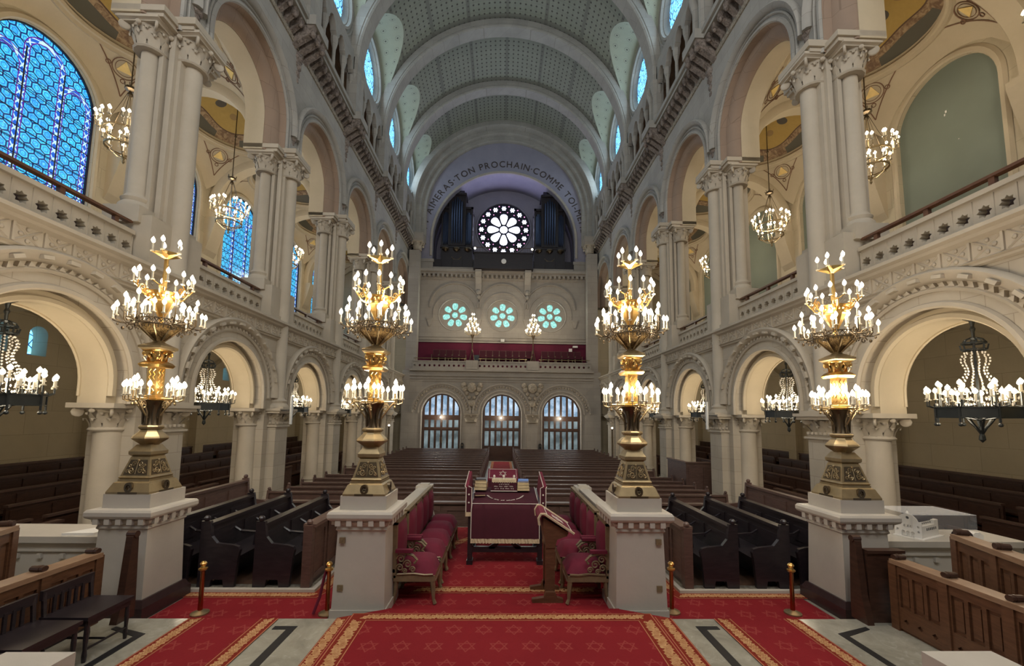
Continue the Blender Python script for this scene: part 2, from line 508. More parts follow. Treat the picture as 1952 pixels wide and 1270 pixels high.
def tag(o, label=None, cat=None, group=None, kind=None):
    if label: o['label'] = label
    if cat: o['category'] = cat
    if group: o['group'] = group
    if kind: o['kind'] = kind
    return o
def struct(o, label=None, cat=None):
    o['kind'] = 'structure'
    if label: o['label'] = label
    if cat: o['category'] = cat
    return o
KIDS = {}
def copy_tree(o, loc=None, rz=None, parent=None, label=None, group=None, scale=None):
    c = o.copy(); col.objects.link(c)
    if parent: c.parent = parent
    for ch in list(o.children): copy_tree(ch, parent=c)
    if loc is not None: c.location = loc
    if rz is not None: c.rotation_euler = (0, 0, rz)
    if scale is not None: c.scale = scale
    if label: c['label'] = label
    if group: c['group'] = group
    return c
def inst(src, name, parent, M=None):
    """another part sharing a mesh"""
    o = bpy.data.objects.new(name, src); col.objects.link(o); o.parent = parent
    if M is not None: o.matrix_local = M
    return o
def T(x, y, z): return Matrix.Translation((x, y, z))
def RZ(a): return Matrix.Rotation(a, 4, 'Z')
ORD = ['first','second','third','fourth','fifth','sixth','seventh','eighth','ninth','tenth','eleventh','twelfth','thirteenth','fourteenth','fifteenth','sixteenth','seventeenth','eighteenth']
SIDE = {-1: 'window side of the nave, where the blue stained glass is', 1: 'blind side of the nave, where the bricked windows are'}
SN = {-1: 'left', 1: 'right'}
CHIP = (9.51, 10.02)
SD = {-1: 'blue-glass', 1: 'blind-window'}
# ================================================================== THE SHELL
NZ = -.45
D = 3.78
def PY(k): return 7.64+D*k          # pier centres, k=0 the nearest pier in view
BAYS = [-1, 0, 1, 2, 3, 4]
def BY(k): return PY(k)+D/2         # centre of the bay behind pier k
YB = -3.0                            # back wall behind the camera
YE = 26.6                            # end wall
Y0w = PY(-2)-D/2
# ---------------- floors
struct(MB().box(-11.6, YB-.3, NZ-.2, 11.6, YE+3, NZ).build('floor', 'marblefloor'))
struct(MB().box(-5.25, YB, NZ, 5.25, 8.55, 0).build('floor', 'marblefloor'))
out = [(-5.2,YB),(5.2,YB),(5.2,4.5),(1.81,4.5),(1.31,4.7),(-1.19,4.7),(-1.67,4.5),(-5.2,4.5)]
struct(MB().prism(out, 0, .12, 'z').build('floor', 'marblefloor'))
for s in (-1, 1):
    m = MB().box(2.42, 5.56, 0, 5.1, 8.5, .03); m.M = None
    m = MB(); m.box(min(s*2.5, s*5.1), 5.62, 0, max(s*2.5, s*5.1), 8.5, .03)
    struct(m.build('floor', 'floorwood'))
    m = MB(); m.box(min(s*2.28, s*5.1), 5.4, 0, max(s*2.28, s*5.1), 5.46, .045); m.box(min(s*2.28, s*2.34), 5.46, 0, max(s*2.28, s*2.34), 8.0, .045)
    struct(m.build('trim_1', 'marble'))
    m = MB(); m.box(min(s*2.34, s*5.1), 5.46, 0, max(s*2.34, s*5.1), 5.58, .04); m.box(min(s*2.34, s*2.46), 5.58, 0, max(s*2.34, s*2.46), 8.0, .04)
    struct(m.build('trim_2', 'mosaic'))
    # inlay lines of the near platform
    m = MB(); q = [(1.98, 3.0), (2.06, 3.0), (2.06, 4.28), (2.2, 4.28), (2.2, 4.34), (1.98, 4.34)]
    m.prism([(s*a, b) for a, b in q], .12, .125, 'z')
    q = [(3.33, 2.4), (3.40, 2.4), (3.40, 4.15), (3.72, 4.28), (3.72, 4.33), (3.33, 4.20)]
    m.prism([(s*a, b) for a, b in q], .12, .125, 'z')
    struct(m.build('trim_3', 'black'))

# ---------------- side walls of the nave: lower arcade, gallery front, upper arcade, clerestory
ylo, yhi = PY(-2), YE+.4
def sidewall(s):
    def X(a, b): return (s*a, s*b) if s > 0 else (s*b, s*a)
    nm = 'wall_'+SN[s]
    OFF[:] = [s*.12, 0]
    bays = [-2]+BAYS
    # lower arcade wall
    holes = [archpoly(BY(k), 1.2, 2.65, 2.33, 20) for k in bays]
    outer = [(ylo, 2.33)]
    for k in bays:
        outer += [(BY(k)-1.2, 2.33)]+[(BY(k)-1.2*math.cos(PI*i/20), 2.65+1.2*math.sin(PI*i/20)) for i in range(21)]+[(BY(k)+1.2, 2.33)]
    outer += [(yhi, 2.33), (yhi, 4.7), (ylo, 4.7)]
    m = MB(); m.plate(outer, [], *X(6.0, 6.66), ax='x'); struct(m.build(nm, 'stone'))
    # soffit order, roll mouldings and hoods, one trim per bay
    for k in bays:
        c = BY(k); m = MB()
        m.arch([(1.03, s*6.20), (1.2, s*6.20), (1.2, s*6.65), (1.03, s*6.65)], c, 2.65, 2.33, 28)
        m.arch([(1.07+.055*math.cos(a), s*(6.17+.055*math.sin(a))) for a in [i*PI/3 for i in range(6)]], c, 2.65, 2.45, 28)
        m.arch([(1.02+.025*math.cos(a), s*(6.63+.025*math.sin(a))) for a in [i*PI/3 for i in range(6)]], c, 2.65, 2.45, 28)
        struct(m.build('trim_4', 'cream', smooth=50))
        m = MB()
        m.arch([(1.22+.05*math.cos(a), s*(5.99+.05*math.sin(a))) for a in [i*PI/3 for i in range(6)]], c, 2.65, 2.33, 28)
        m.arch([(1.40, s*5.965), (1.44, s*5.94), (1.47, s*5.965), (1.47, s*6.01), (1.40, s*6.01)], c, 2.65, 2.6, 28)
        m.arch([(1.56, s*5.97), (1.60, s*5.9), (1.70, s*5.86), (1.74, s*5.9), (1.74, s*6.01), (1.56, s*6.01)], c, 2.62, 2.62, 32, a0=.12, a1=PI-.12)
        for i in range(13):
            t = .3+(PI-.6)*i/12; R_ = Matrix.Translation((s*5.88, c+1.62*math.cos(t), 2.62+1.62*math.sin(t))) @ Matrix.Rotation(t-PI/2, 4, 'X')
            m.M = R_; m.cbox((0, 0, 0), (.10, .13, .05)); m.M = None
        for i in range(34):
            t = .2+(PI-.4)*i/33; m.M = Matrix.Translation((s*5.97, c+1.51*math.cos(t), 2.63+1.51*math.sin(t))) @ Matrix.Rotation(t-PI/2, 4, 'X')
            m.add([(-.03*s, -.045, -.03), (-.03*s, .045, -.03), (-.03*s, 0, .035), (.05*s, -.045, -.03), (.05*s, .045, -.03), (.05*s, 0, .035)], [(0, 1, 2), (3, 5, 4), (0, 2, 5, 3), (1, 4, 5, 2), (0, 3, 4, 1)]); m.M = None
        struct(m.build('trim_5', 'plainstone', smooth=50))
    # frieze, cornice
    m = MB(); m.box(X(5.93, 6.02)[0], ylo, 4.27, X(5.93, 6.02)[1], YE-1.2, 4.55); struct(m.build('trim_6', 'plainstone'))
    # carved frieze panels: X motifs in frames
    m = MB(); y = PY(-1)-1.7
    while y < YE-1.6:
        m.box(X(5.905, 5.93)[0], y, 4.29, X(5.905, 5.93)[1], y+.03, 4.53)
        for a, b in (((y+.03, 4.30), (y+.33, 4.52)), ((y+.03, 4.52), (y+.33, 4.30))):
            m.tube([(s*5.925, a[0], a[1]), (s*5.925, b[0], b[1])], .014, 4)
        for dy, dz in ((.10, .0), (.26, 0), (.18, .075), (.18, -.075)):
            m.ball((s*5.925, y+dy, 4.41+dz), .03, 6, 4)
        y += .36
    struct(m.build('trim_7', 'plainstone'))
    m = MB()
    prof = [(5.93, 4.52), (5.86, 4.56), (5.84, 4.6), (5.78, 4.63), (5.78, 4.68), (5.86, 4.72), (6.5, 4.72), (6.5, 4.52)]
    m.prism([(s*a, b) for a, b in prof], PY(-1)-1.9, YE-1.2, 'y')
    prof = [(5.98, 4.2), (5.94, 4.22), (5.94, 4.25), (5.9, 4.27), (5.93, 4.29), (6.02, 4.29), (6.02, 4.2)]
    m.prism([(s*a, b) for a, b in prof], PY(-1)-1.9, YE-1.2, 'y')
    struct(m.build('trim_8', 'plainstone'))
    # gallery floor and lower aisle walls
    m = MB(); m.box(X(6.5, 11.5)[0], ylo, 4.6, X(6.5, 11.5)[1], yhi, 4.72); struct(m.build('floor', 'floorwood'))
    # balustrades, one per bay
    for k in BAYS[:-1]+[4]:
        c = BY(k); m = MB(); hw = 1.25
        if k == 4: continue
        hs = [starpoly(c-hw+.11+.255*i, 5.0, .092, 8, .70) for i in range(10)]
        m.plate([(c-hw, 4.72), (c+hw, 4.72), (c+hw, 5.22), (c-hw, 5.22)], hs, *X(6.25, 6.37), ax='x')
        m.box(X(6.2, 6.42)[0], c-hw, 5.22, X(6.2, 6.42)[1], c+hw, 5.29)
        m.box(X(6.215, 6.39)[0], c-hw, 4.72, X(6.215, 6.39)[1], c+hw, 4.80)
        for i in range(11): y = c-hw+.25*i; m.box(X(6.235, 6.25)[0], y-.006, 4.82, X(6.235, 6.25)[1], y+.006, 5.2)
        b = m.build('gallery_balustrade', 'plainstone')
        tag(b, 'gallery balustrade pierced with stars, %s opening from the camera, %s side' % (ORD[k+1], SD[s]), 'balustrade', 'gallery balustrades')
        m = MB(); m.box(X(6.26, 6.36)[0], c-hw, 5.43, X(6.26, 6.36)[1], c+hw, 5.47)
        for i in range(3): m.box(X(6.28, 6.34)[0], c-hw+.5+i*.85, 5.28, X(6.28, 6.34)[1], c-hw+.57+i*.85, 5.43)
        g_ = empty('balustrade_backing', (s*6.95, c, 4.72))  # bench-shaped blocker added to keep the star openings dark
        MB().box(-.05, -1.3, 0, .05, 1.3, .62).build('backing_upright', 'wood', g_)
        MB().box(min(0, s*.4), -1.3, .3, max(0, s*.4), 1.3, .36).build('backing_ledge', 'wood', g_)
        tag(g_, 'added dark backing that darkens the balustrade stars, %s bay from the camera, %s side' % (ORD[k+1], SD[s]), 'bench', 'dark balustrade backings')
        rr = m.build('handrail', 'brownwood', b); rr['label'] = 'dark wooden handrail'
    # upper arcade wall
    outer = [(ylo, 9.3)]
    for k in bays:
        outer += [(BY(k)-1.5, 9.3)]+[(BY(k)-1.5*math.cos(PI*i/20), 10.2+1.5*math.sin(PI*i/20)) for i in range(21)]+[(BY(k)+1.5, 9.3)]
    outer += [(yhi, 9.3), (yhi, 13.5), (ylo, 13.5)]
    m = MB(); m.plate(outer, [], *X(6.0, 6.95), ax='x'); struct(m.build(nm, 'upstone'))
    for k in bays:
        c = BY(k)
        m = MB(); m.arch([(1.15, s*6.42), (1.505, s*6.42), (1.505, s*6.93), (1.15, s*6.93)], c, 10.2, 9.3, 30)
        struct(m.build('trim_9', 'cream', smooth=50))
        m = MB()
        m.arch([(1.30, s*6.2), (1.5, s*6.15), (1.505, s*6.42), (1.16, s*6.42), (1.16, s*6.38)], c, 10.2, 9.3, 30)
        for i in range(40):
            t = PI*(i+.5)/40; m.cbox((s*6.40, c+1.2*math.cos(t), 10.2+1.2*math.sin(t)), (.05, .04, .05))
        for i in range(9):
            for q in (-1, 1): m.cbox((s*6.40, c+q*1.2, 9.4+i*.09), (.05, .04, .045))
        m.arch([(1.48, s*6.0), (1.52, s*6.0), (1.52, s*6.16), (1.44, s*6.16)], c, 10.2, 9.3, 30)
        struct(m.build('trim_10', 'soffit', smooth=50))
        m = MB()
        m.arch([(1.52+.05*math.cos(a), s*(5.99+.05*math.sin(a))) for a in [i*PI/3 for i in range(6)]], c, 10.2, 9.3, 30)
        m.arch([(1.72, s*5.97), (1.75, s*5.9), (1.83, s*5.86), (1.87, s*5.9), (1.87, s*6.01), (1.72, s*6.01)], c, 10.2, 10.1, 30)
        m.arch([(1.62, s*5.97), (1.64, s*5.95), (1.67, s*5.97), (1.67, s*6.01), (1.62, s*6.01)], c, 10.2, 9.4, 30)
        struct(m.build('trim_11', 'upstone', smooth=50))
    # cornice with brackets
    OFF[:] = [s*.28, .12]
    m = MB(); y1 = YE-.3; y0 = PY(-1)-1.9
    m.box(X(5.93, 6.0)[0], y0, 12.12, X(5.93, 6.0)[1], y1, 12.5)
    m.box(X(5.8, 6.0)[0], y0, 12.66, X(5.8, 6.0)[1], y1, 12.8)
    m.box(X(5.85, 6.0)[0], y0, 12.8, X(5.85, 6.0)[1], y1, 13.2)
    struct(m.build('trim_12', 'frieze'))
    m = MB()
    m.box(X(5.88, 6.0)[0], y0, 12.5, X(5.88, 6.0)[1], y1, 12.56); m.box(X(5.9, 6.0)[0], y0, 12.06, X(5.9, 6.0)[1], y1, 12.12)
    m.box(X(5.46, 6.0)[0], y0, 13.2, X(5.46, 6.0)[1], y1, 13.3); m.box(X(5.4, 6.3)[0], y0, 13.34, X(5.4, 6.3)[1], y1, 13.5)
    m.box(X(5.5, 6.0)[0], y0, 13.3, X(5.5, 6.0)[1], y1, 13.34)
    for k in range(-1, 5):
        y = PY(k)
        if y < y1: m.box(X(5.2, 5.5)[0], y-.42, 13.2, X(5.2, 5.5)[1], y+.42, 13.5)
    struct(m.build('trim_13', 'upstone'))
    m = MB(); y = y0+.1
    while y < y1:
        m.prism([(s*6.0, 12.75), (s*5.9, 12.72), (s*5.75, 12.85), (s*5.62, 12.98), (s*5.5, 13.05), (s*5.5, 13.2), (s*6.0, 13.2)], y-.07, y+.07, 'y')
        m.ball((s*5.56, y, 13.02), .07, 6, 4); y += .315
    for k in range(-1, 5):
        y = PY(k)
        for q in (-.3, 0, .3):
            m.prism([(s*5.95, 12.5), (s*5.7, 12.7), (s*5.35, 12.95), (s*5.25, 13.2), (s*5.95, 13.2)], y+q-.09, y+q+.09, 'y')
            m.ball((s*5.33, y+q, 12.98), .1, 6, 4)
        for z, r in ((12.5, .2), (12.25, .17), (12.0, .14), (11.8, .12), (11.6, .08)): m.ball((s*5.92, y, z), r, 7, 5)
        for z, r in ((10.15, .12), (10.0, .15), (9.85, .1)): m.ball((s*5.9, y, z), r, 7, 5)
    struct(m.build('trim_14', 'bracket', smooth=60))
    OFF[:] = [0, .1]
    # triforium: back wall, pierced plate with paired openings
    m = MB(); m.box(X(6.65, 6.9)[0], ylo, 13.5, X(6.65, 6.9)[1], yhi, 16.0); m.box(X(5.7, 6.9)[0], ylo, 13.42, X(5.7, 6.9)[1], yhi, 13.52); m.box(X(6.0, 6.9)[0], ylo, 15.85, X(6.0, 6.9)[1], yhi, 15.95)
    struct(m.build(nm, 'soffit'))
    m = MB(); hs = []
    outer = [(ylo, 15.05)]
    for k in bays:
        for q in (-1.2, -.4, .4, 1.2):
            c = BY(k)+q
            outer += [(c-.33, 15.05), (c-.33, 15.12), (c-.25, 15.2), (c-.24, 15.32), (c-.14, 15.46), (c, 15.53), (c+.14, 15.46), (c+.24, 15.32), (c+.25, 15.2), (c+.33, 15.12), (c+.33, 15.05)]
    outer += [(yhi, 15.05), (yhi, 16.0), (ylo, 16.0)]
    m.plate(outer, [], *X(5.86, 6.06), ax='x')
    for k in bays:
        for q in (-1.6, -.8, 0, .8, 1.6):
            c = BY(k)+q
            m.lathe([(.1, 0), (.1, .05), (.07, .1), (.06, .2), (.06, 1.15), (.08, 1.2), (.12, 1.4), (.13, 1.42), (.13, 1.55)], 8, (s*5.96, c, 13.5))
    struct(m.build('trim_15', 'upstone', smooth=40))
    OFF[:] = [0, 0]
    # oculus wall and windows
    for k in bays:
        c = BY(k); zc = 17.45
        m = MB(); R = 1.62
        outer = [(c-1.89, 15.95), (c+1.89, 15.95), (c+1.89, 16.9), (c+R, 17.3)]+[(c+R*math.cos(PI*i/16), 17.45+R*math.sin(PI*i/16)) for i in range(17)]+[(c-R, 17.3), (c-1.89, 16.9)]
        m.plate(outer, [circ(c, zc, 1.28, 32)], *X(6.0, 6.3), ax='x'); struct(m.build(nm, 'upstone'))
        m = MB()
        m.arch([(1.28, s*6.0), (1.3, s*5.93), (1.38, s*5.93), (1.42, s*6.0)], c, zc, None, 40, a0=0, a1=2*PI)
        m.arch([(1.5, s*6.0), (1.52, s*5.95), (1.57, s*5.95), (1.6, s*6.0)], c, zc, None, 40, a0=0, a1=2*PI)
        m.arch([(1.1, s*6.24), (1.24, s*6.04), (1.34, s*6.02), (1.34, s*6.3), (1.1, s*6.3)], c, zc, None, 40, a0=0, a1=2*PI)
        struct(m.build('trim_16', 'upstone', smooth=40))
        m = MB(); n = 40
        vs = [(s*6.22, c, zc)]+[(s*6.22, c+1.1*math.cos(2*PI*i/n), zc+1.1*math.sin(2*PI*i/n)) for i in range(n)]
        m.add(vs, [(0, 1+i, 1+(i+1) % n) for i in range(n)], [(v[1]-c, v[2]-zc) for v in vs])
        g = struct(m.build('window_%d' % (k+20+(10 if s > 0 else 0)), 'oculusglass'))
    # vault: main surface and lunettes
    R0, ZC, RL = 6.1, 15.6, 1.62
    def mainx(z): return math.sqrt(max(0, R0*R0-(z-ZC)**2))
    def phi(z): return math.asin(min(1, (z-ZC)/R0))
    for k in bays:
        c = BY(k); L = []       # lunette edge on the vault: (y, z)
        for i in range(6): L.append((RL, 15.6+1.7*i/6))
        for i in range(25):
            t = PI*i/24; L.append((RL*math.cos(t), 17.45+RL*math.sin(t)*1.28))
        for i in range(5, -1, -1): L.append((-RL, 15.6+1.7*i/6))
        W = []
        for i in range(6): W.append((RL, 15.6+1.7*i/6))
        for i in range(25):
            t = PI*i/24; W.append((RL*math.cos(t), 17.45+RL*math.sin(t)))
        for i in range(5, -1, -1): W.append((-RL, 15.6+1.7*i/6))
        m = MB(); vs = []; uv = []
        J = 6; acc = 0
        for i, ((dy, z), (wy, wz)) in enumerate(zip(L, W)):
            if i: acc += math.hypot(L[i][0]-L[i-1][0], L[i][1]-L[i-1][1])
            xv = mainx(z)
            for j in range(J+1):
                f = j/J; vs.append((s*(xv+(6.02-xv)*f), c+dy+(wy-dy)*f, z+(wz-z)*f)); uv.append((acc, f*1.0))
        fs = [(i*(J+1)+j, i*(J+1)+j+1, (i+1)*(J+1)+j+1, (i+1)*(J+1)+j) for i in range(len(L)-1) for j in range(J)]
        m.add(vs, fs, uv); struct(m.build('ceiling', 'lunette', smooth=60))
        # main vault around it
        m = MB(); vs = []; fs = []; uv = []
        def P(y, z): return (s*mainx(z), y, z), (y-PY(0), phi(z)*R0)
        for sd in (0, 1):
            half = L[:6+13] if sd == 0 else L[::-1][:6+13]
            b = c+(1.89 if sd == 0 else -1.89); o = len(vs)
            for dy, z in half:
                for f in (0, .5, 1):
                    p, q = P(c+dy+(b-c-dy)*f, z); vs.append(p); uv.append(q)
            for i in range(len(half)-1):
                for j in range(2): fs.append((o+i*3+j, o+i*3+j+1, o+(i+1)*3+j+1, o+(i+1)*3+j))
        zt = 17.45+RL*1.28; p0 = phi(zt); o = len(vs); K = 16
        for i in range(K+1):
            ph = p0+(PI/2-p0)*i/K
            for f in (-1.89, 0, 1.89): vs.append((s*R0*math.cos(ph), c+f, ZC+R0*math.sin(ph))); uv.append((c+f-PY(0), ph*R0))
        for i in range(K):
            for j in range(2): fs.append((o+i*3+j, o+i*3+j+1, o+(i+1)*3+j+1, o+(i+1)*3+j))
        m.add(vs, fs, uv); struct(m.build('ceiling', 'vault', smooth=60))
    # outer aisle wall
    nm2 = 'wall_'+SN[s]+'_aisle'
    hs = [archpoly(BY(k), 1.2, 10.0, 6.2, 20) for k in bays]
    m = MB()
    lows = [archpoly(BY(k)+q, .2, 4.0, 3.5, 8) for k in bays for q in ((-.35, .45) if s < 0 else ())]
    m.plate([(ylo, NZ), (yhi, NZ), (yhi, 13.2), (ylo, 13.2)], hs+lows, *X(11.0, 11.4), ax='x'); struct(m.build('wall_'+SN[s], 'warmwall'))
    for i, k in enumerate(bays):
        c = BY(k)
        if s < 0:
            m = MB(); pts = archpoly(c, 1.2, 10.0, 6.2, 24)
            vs = [(s*11.12, a, b) for a, b in pts]; m.add(vs, [tuple(range(len(vs)))], [((a-c)*.92, (b-10.0)*.92) for a, b in pts])
            g = struct(m.build('window_%d' % (i+1), 'stained'))
            m = MB(); 
            for q in (-.42, .42): m.tube([(s*11.09, c+q, 6.2), (s*11.09, c+q, 10.6)], .018, 4)
            for j in range(13): m.tube([(s*11.09, c-1.16, 6.4+j*.32), (s*11.09, c+1.16, 6.4+j*.32)], .011, 4) if j < 12 else None
            m.arch([(1.17, s*11.07), (1.21, s*11.07), (1.21, s*11.12), (1.17, s*11.12)], c, 10.0, 6.2, 20)
            m.build('window_frame', 'lead', g)
            for q in (-.35, .45):
                pts = archpoly(c+q, .2, 4.0, 3.5, 8)
                m = MB(); m.add([(s*11.36, a, b) for a, b in pts], [tuple(range(len(pts)))], [((a-c)*1.0, (b-4)) for a, b in pts])
                struct(m.build('window_%d' % (i+41+int(q > 0)*10), 'oculusglass'))
        else:
            m = MB(); pts = archpoly(c, 1.2, 10.0, 6.2, 24)
            m.add([(s*11.10, a, b) for a, b in pts], [tuple(range(len(pts)))])
            wb = struct(m.build('window_%d' % (i+61), 'blind'))
            if k == 0:
                for dy, z0, w_, h_ in ((.0, 0, .035, .06), (.03, -.07, .03, .05), (-.23, -.89, .02, .025)):
                    m = MB(); m.cbox((s*11.095, CHIP[0]+dy, CHIP[1]+z0), (.01, w_, h_)); m.build('plaster_chip', 'white', wb)
        m = MB()
        m.arch([(1.21, s*10.99), (1.24, s*10.94), (1.32, s*10.94), (1.38, s*10.99)], c, 10.0, 6.2, 24)
        pass
        m.prism([(s*11, 8.0), (s*10.9, 8.2), (s*10.82, 8.5), (s*10.7, 8.9), (s*10.62, 9.25), (s*10.62, 9.4), (s*11, 9.4)], PY(k)-.3, PY(k)+.3, 'y')
        struct(m.build('trim_17', 'cream'))
    # gallery vaults: transverse arches, pendentives, ring, dome
    for k in bays:
        m = MB(); c = s*9.0
        m.arch([(1.78, PY(k)-.19), (1.85, PY(k)-.24), (2.02, PY(k)-.24), (2.02, PY(k)+.24), (1.85, PY(k)+.24), (1.78, PY(k)+.19)], c, 9.7, 9.4, 28, ax='y')
        struct(m.build('trim_18', 'cream', smooth=50))
        # spandrel above the arch
        m = MB(); outer = [(c+2.0*math.cos(PI*i/20), 9.7+1.95*math.sin(PI*i/20)) for i in range(21)]+[(c-2.0, 12.4), (c+2.0, 12.4)]
        m.plate(outer, [], PY(k)-.16, PY(k)+.16, ax='y'); struct(m.build('wall_%s' % SN[s], 'cream'))
        yc = BY(k); N_ = 48; J = 6; vs = []; Rs = 2.62; zs = 9.7
        for i in range(N_):
            t = 2*PI*i/N_; cx, cy = math.cos(t), math.sin(t)
            db = min(2.0/max(1e-6, abs(cx)), 1.7/max(1e-6, abs(cy)))
            for j in range(J+1):
                d = 1.55+(db-1.55)*j/J; vs.append((s*9.0+d*cx, yc+d*cy, zs+math.sqrt(max(0, Rs*Rs-d*d))))
        m = MB(); m.add(vs, [(i*(J+1)+j, ((i+1) % N_)*(J+1)+j, ((i+1) % N_)*(J+1)+j+1, i*(J+1)+j+1) for i in range(N_) for j in range(J)])
        ce = struct(m.build('ceiling', 'cream', smooth=60))
        zr = zs+math.sqrt(Rs*Rs-1.55**2)
        m = MB(); m.lathe([(1.72, zr-.02), (1.74, zr-.09), (1.62, zr-.14), (1.58, zr-.06), (1.53, zr-.05), (1.50, zr+.02), (1.56, zr+.08), (1.53, zr+.14), (1.58, zr+.2), (1.75, zr+.2)], 48, (s*9.0, yc, 0), cap=False)
        m.build('ring_moulding', 'cream', ce, smooth=50)
        m = MB(); vs = []
        for i in range(48):
            for j in range(9):
                e = PI/2*j/8; q = 1-j/8; vs.append((1.56*q*math.cos(2*PI*i/48), 1.56*q*math.sin(2*PI*i/48), .78*(1-q*q)))
        m.add(vs, [(i*9+j, ((i+1) % 48)*9+j, ((i+1) % 48)*9+j+1, i*9+j+1) for i in range(48) for j in range(8)])
        o = struct(m.build('ceiling', 'dome', smooth=60)); o.location = (s*9.0, yc, zr+.15)
        # painted pendentive roundels
        for qx in (-1, 1):
            for qy in (-1, 1):
                cx, cy = qx*1.42, qy*1.22; d = math.hypot(cx, cy); zz = math.sqrt(Rs*Rs-d*d)
                p = Vector((s*9.0+cx, yc+cy, zs+zz)); nrm = Vector((-cx, -cy, -zz)).normalized()
                q = nrm.to_track_quat('Z', 'Y').to_matrix().to_4x4()
                # make local Y point "up" toward the ring
                upv = Vector((-cx, -cy, 0)).normalized(); ly = (upv-nrm*upv.dot(nrm)).normalized(); lx = ly.cross(nrm)
                Mx = Matrix((lx, ly, nrm)).transposed().to_4x4(); Mx.translation = p+nrm*.012
                m = MB(); m.M = Mx
                def ring(r, w_, cxx=0, cyy=0, n=24):
                    a = circ(cxx, cyy, r, n); b_ = circ(cxx, cyy, r-w_, n); m.plate(a, [b_], -.004, .006, ax='z')
                ring(.27, .022); ring(.2, .012)
                for a in range(4): ring(.06, .02, .33*math.cos(a*PI/2+PI/2), .33*math.sin(a*PI/2+PI/2), 12)
                tri = [(-.62, .44), (.62, .44), (0, -.72)]
                for i in range(3):
                    a, b_ = Vector(tri[i]), Vector(tri[(i+1) % 3]); mid = (a+b_)/2*.72
                    pts = [a*(1-t)**2+mid*2*t*(1-t)+b_*t*t for t in [j/8 for j in range(9)]]
                    for j in range(8):
                        u, v = pts[j], pts[j+1]; dd = (v-u).normalized(); nn = Vector((-dd.y, dd.x))*.014
                        m.add([(*(u-nn), .003), (*(v-nn), .003), (*(v+nn), .003), (*(u+nn), .003)], [(0, 1, 2, 3)])
                def curve(m):
                    Mi = Mx.inverted(); out_ = []
                    for v in m.v:
                        l = Mi @ Vector(v); rho = min(Rs-.01, math.hypot(l.x, l.y)); l.z += Rs-math.sqrt(Rs*Rs-rho*rho)+.006
                        out_.append(tuple(Mx @ l))
                    m.v = out_; return m
                curve(m).build('painted_outline', 'painted', ce)
                m = MB(); m.M = Mx; m.prism([(-.16, -.10), (.16, -.10), (0, .19)], -.004, .009, 'z'); curve(m).build('painted_triangle', 'goldpaint', ce)
                m = MB(); m.M = Mx; m.prism(circ(0, 0, .045, 8), .0, .013, 'z'); curve(m).build('painted_boss', 'ink', ce)
    # lower aisle vaults
    for k in bays:
        yc = BY(k); n = 16; m = MB(); vs = []
        for i in range(n+1):
            for j in range(n+1):
                a = -1+2*i/n; b = -1+2*j/n
                z1 = math.sqrt(max(0, 1-a*a)); z2 = math.sqrt(max(0, 1-b*b))
                vs.append((s*(8.88+2.12*a), yc+1.75*b, 2.75+1.72*max(z1, z2)))
        m.add(vs, [(i*(n+1)+j, (i+1)*(n+1)+j, (i+1)*(n+1)+j+1, i*(n+1)+j+1) for i in range(n) for j in range(n)])
        struct(m.build('ceiling', 'warmwall', smooth=50))
        m = MB(); outer = [(s*9+1.75*math.cos(PI*i/20), 2.75+1.62*math.sin(PI*i/20)) for i in range(21)]+[(s*9-2.05, 2.6), (s*9-2.05, 4.6), (s*9+2.05, 4.6), (s*9+2.05, 2.6)]
        m.plate(outer, [], PY(k)-.2, PY(k)+.2, ax='y')
        m.box(X(10.75, 11.0)[0], PY(k)-.2, NZ, X(10.75, 11.0)[1], PY(k)+.2, 2.8)
        struct(m.build('wall_'+SN[s], 'warmwall'))
for s in (-1, 1): sidewall(s)
for s in (-1, 1):
    struct(MB().box(min(s*6.0, s*11.5), YE, NZ, max(s*6.0, s*11.5), YE+.4, 13.3).build('wall_end', 'warmwall'))
    struct(MB().box(min(s*6.9, s*11.5), ylo-.1, 13.2, max(s*6.9, s*11.5), yhi, 13.35).build('ceiling', 'cream'))
# transverse ribs of the nave vault
for k in range(-1, 5):
    m = MB(); y = PY(k); r = 5.72
    m.arch([(r, y-.28), (r+.05, y-.33), (r+.12, y-.33), (r+.12, y-.36), (6.2, y-.36), (6.2, y+.36), (r+.12, y+.36), (r+.12, y+.33), (r+.05, y+.33), (r, y+.28)], 0, 15.6, 15.25, 48, ax='y')
    struct(m.build('ceiling', 'upstone', smooth=40))
    m = MB()
    for s in (-1, 1):
        for q in (-.2, .2):
            m.lathe([(.17, 0), (.17, .08), (.12, .16), (.11, .25), (.11, 1.2), (.13, 1.25), (.19, 1.5), (.2, 1.55), (.2, 1.75)], 8, (s*5.84, y+q, 13.6))
        m.box(min(s*5.84, s*6.1), y-.36, 13.5, max(s*5.7, s*6.1), y+.36, 15.9)
    struct(m.build('trim_19', 'upstone', smooth=40))
# back wall behind the camera, with unseen apse windows that carry frontal fill
hs = [archpoly(x, .9, 14.5, 8.5, 12) for x in (-3.6, 0, 3.6)]
m = MB(); m.plate([(-11.4, NZ), (11.4, NZ), (11.4, 22), (-11.4, 22)], hs, YB-.3, YB, ax='y'); struct(m.build('wall_back', 'stone'))
for i, x in enumerate((-3.6, 0, 3.6)):
    m = MB(); pts = archpoly(x, .9, 14.5, 8.5, 12); m.add([(a, YB-.15, b) for a, b in pts], [tuple(range(len(pts)))]); 
    struct(m.build('window_%d' % (71+i), 'doorglass'))

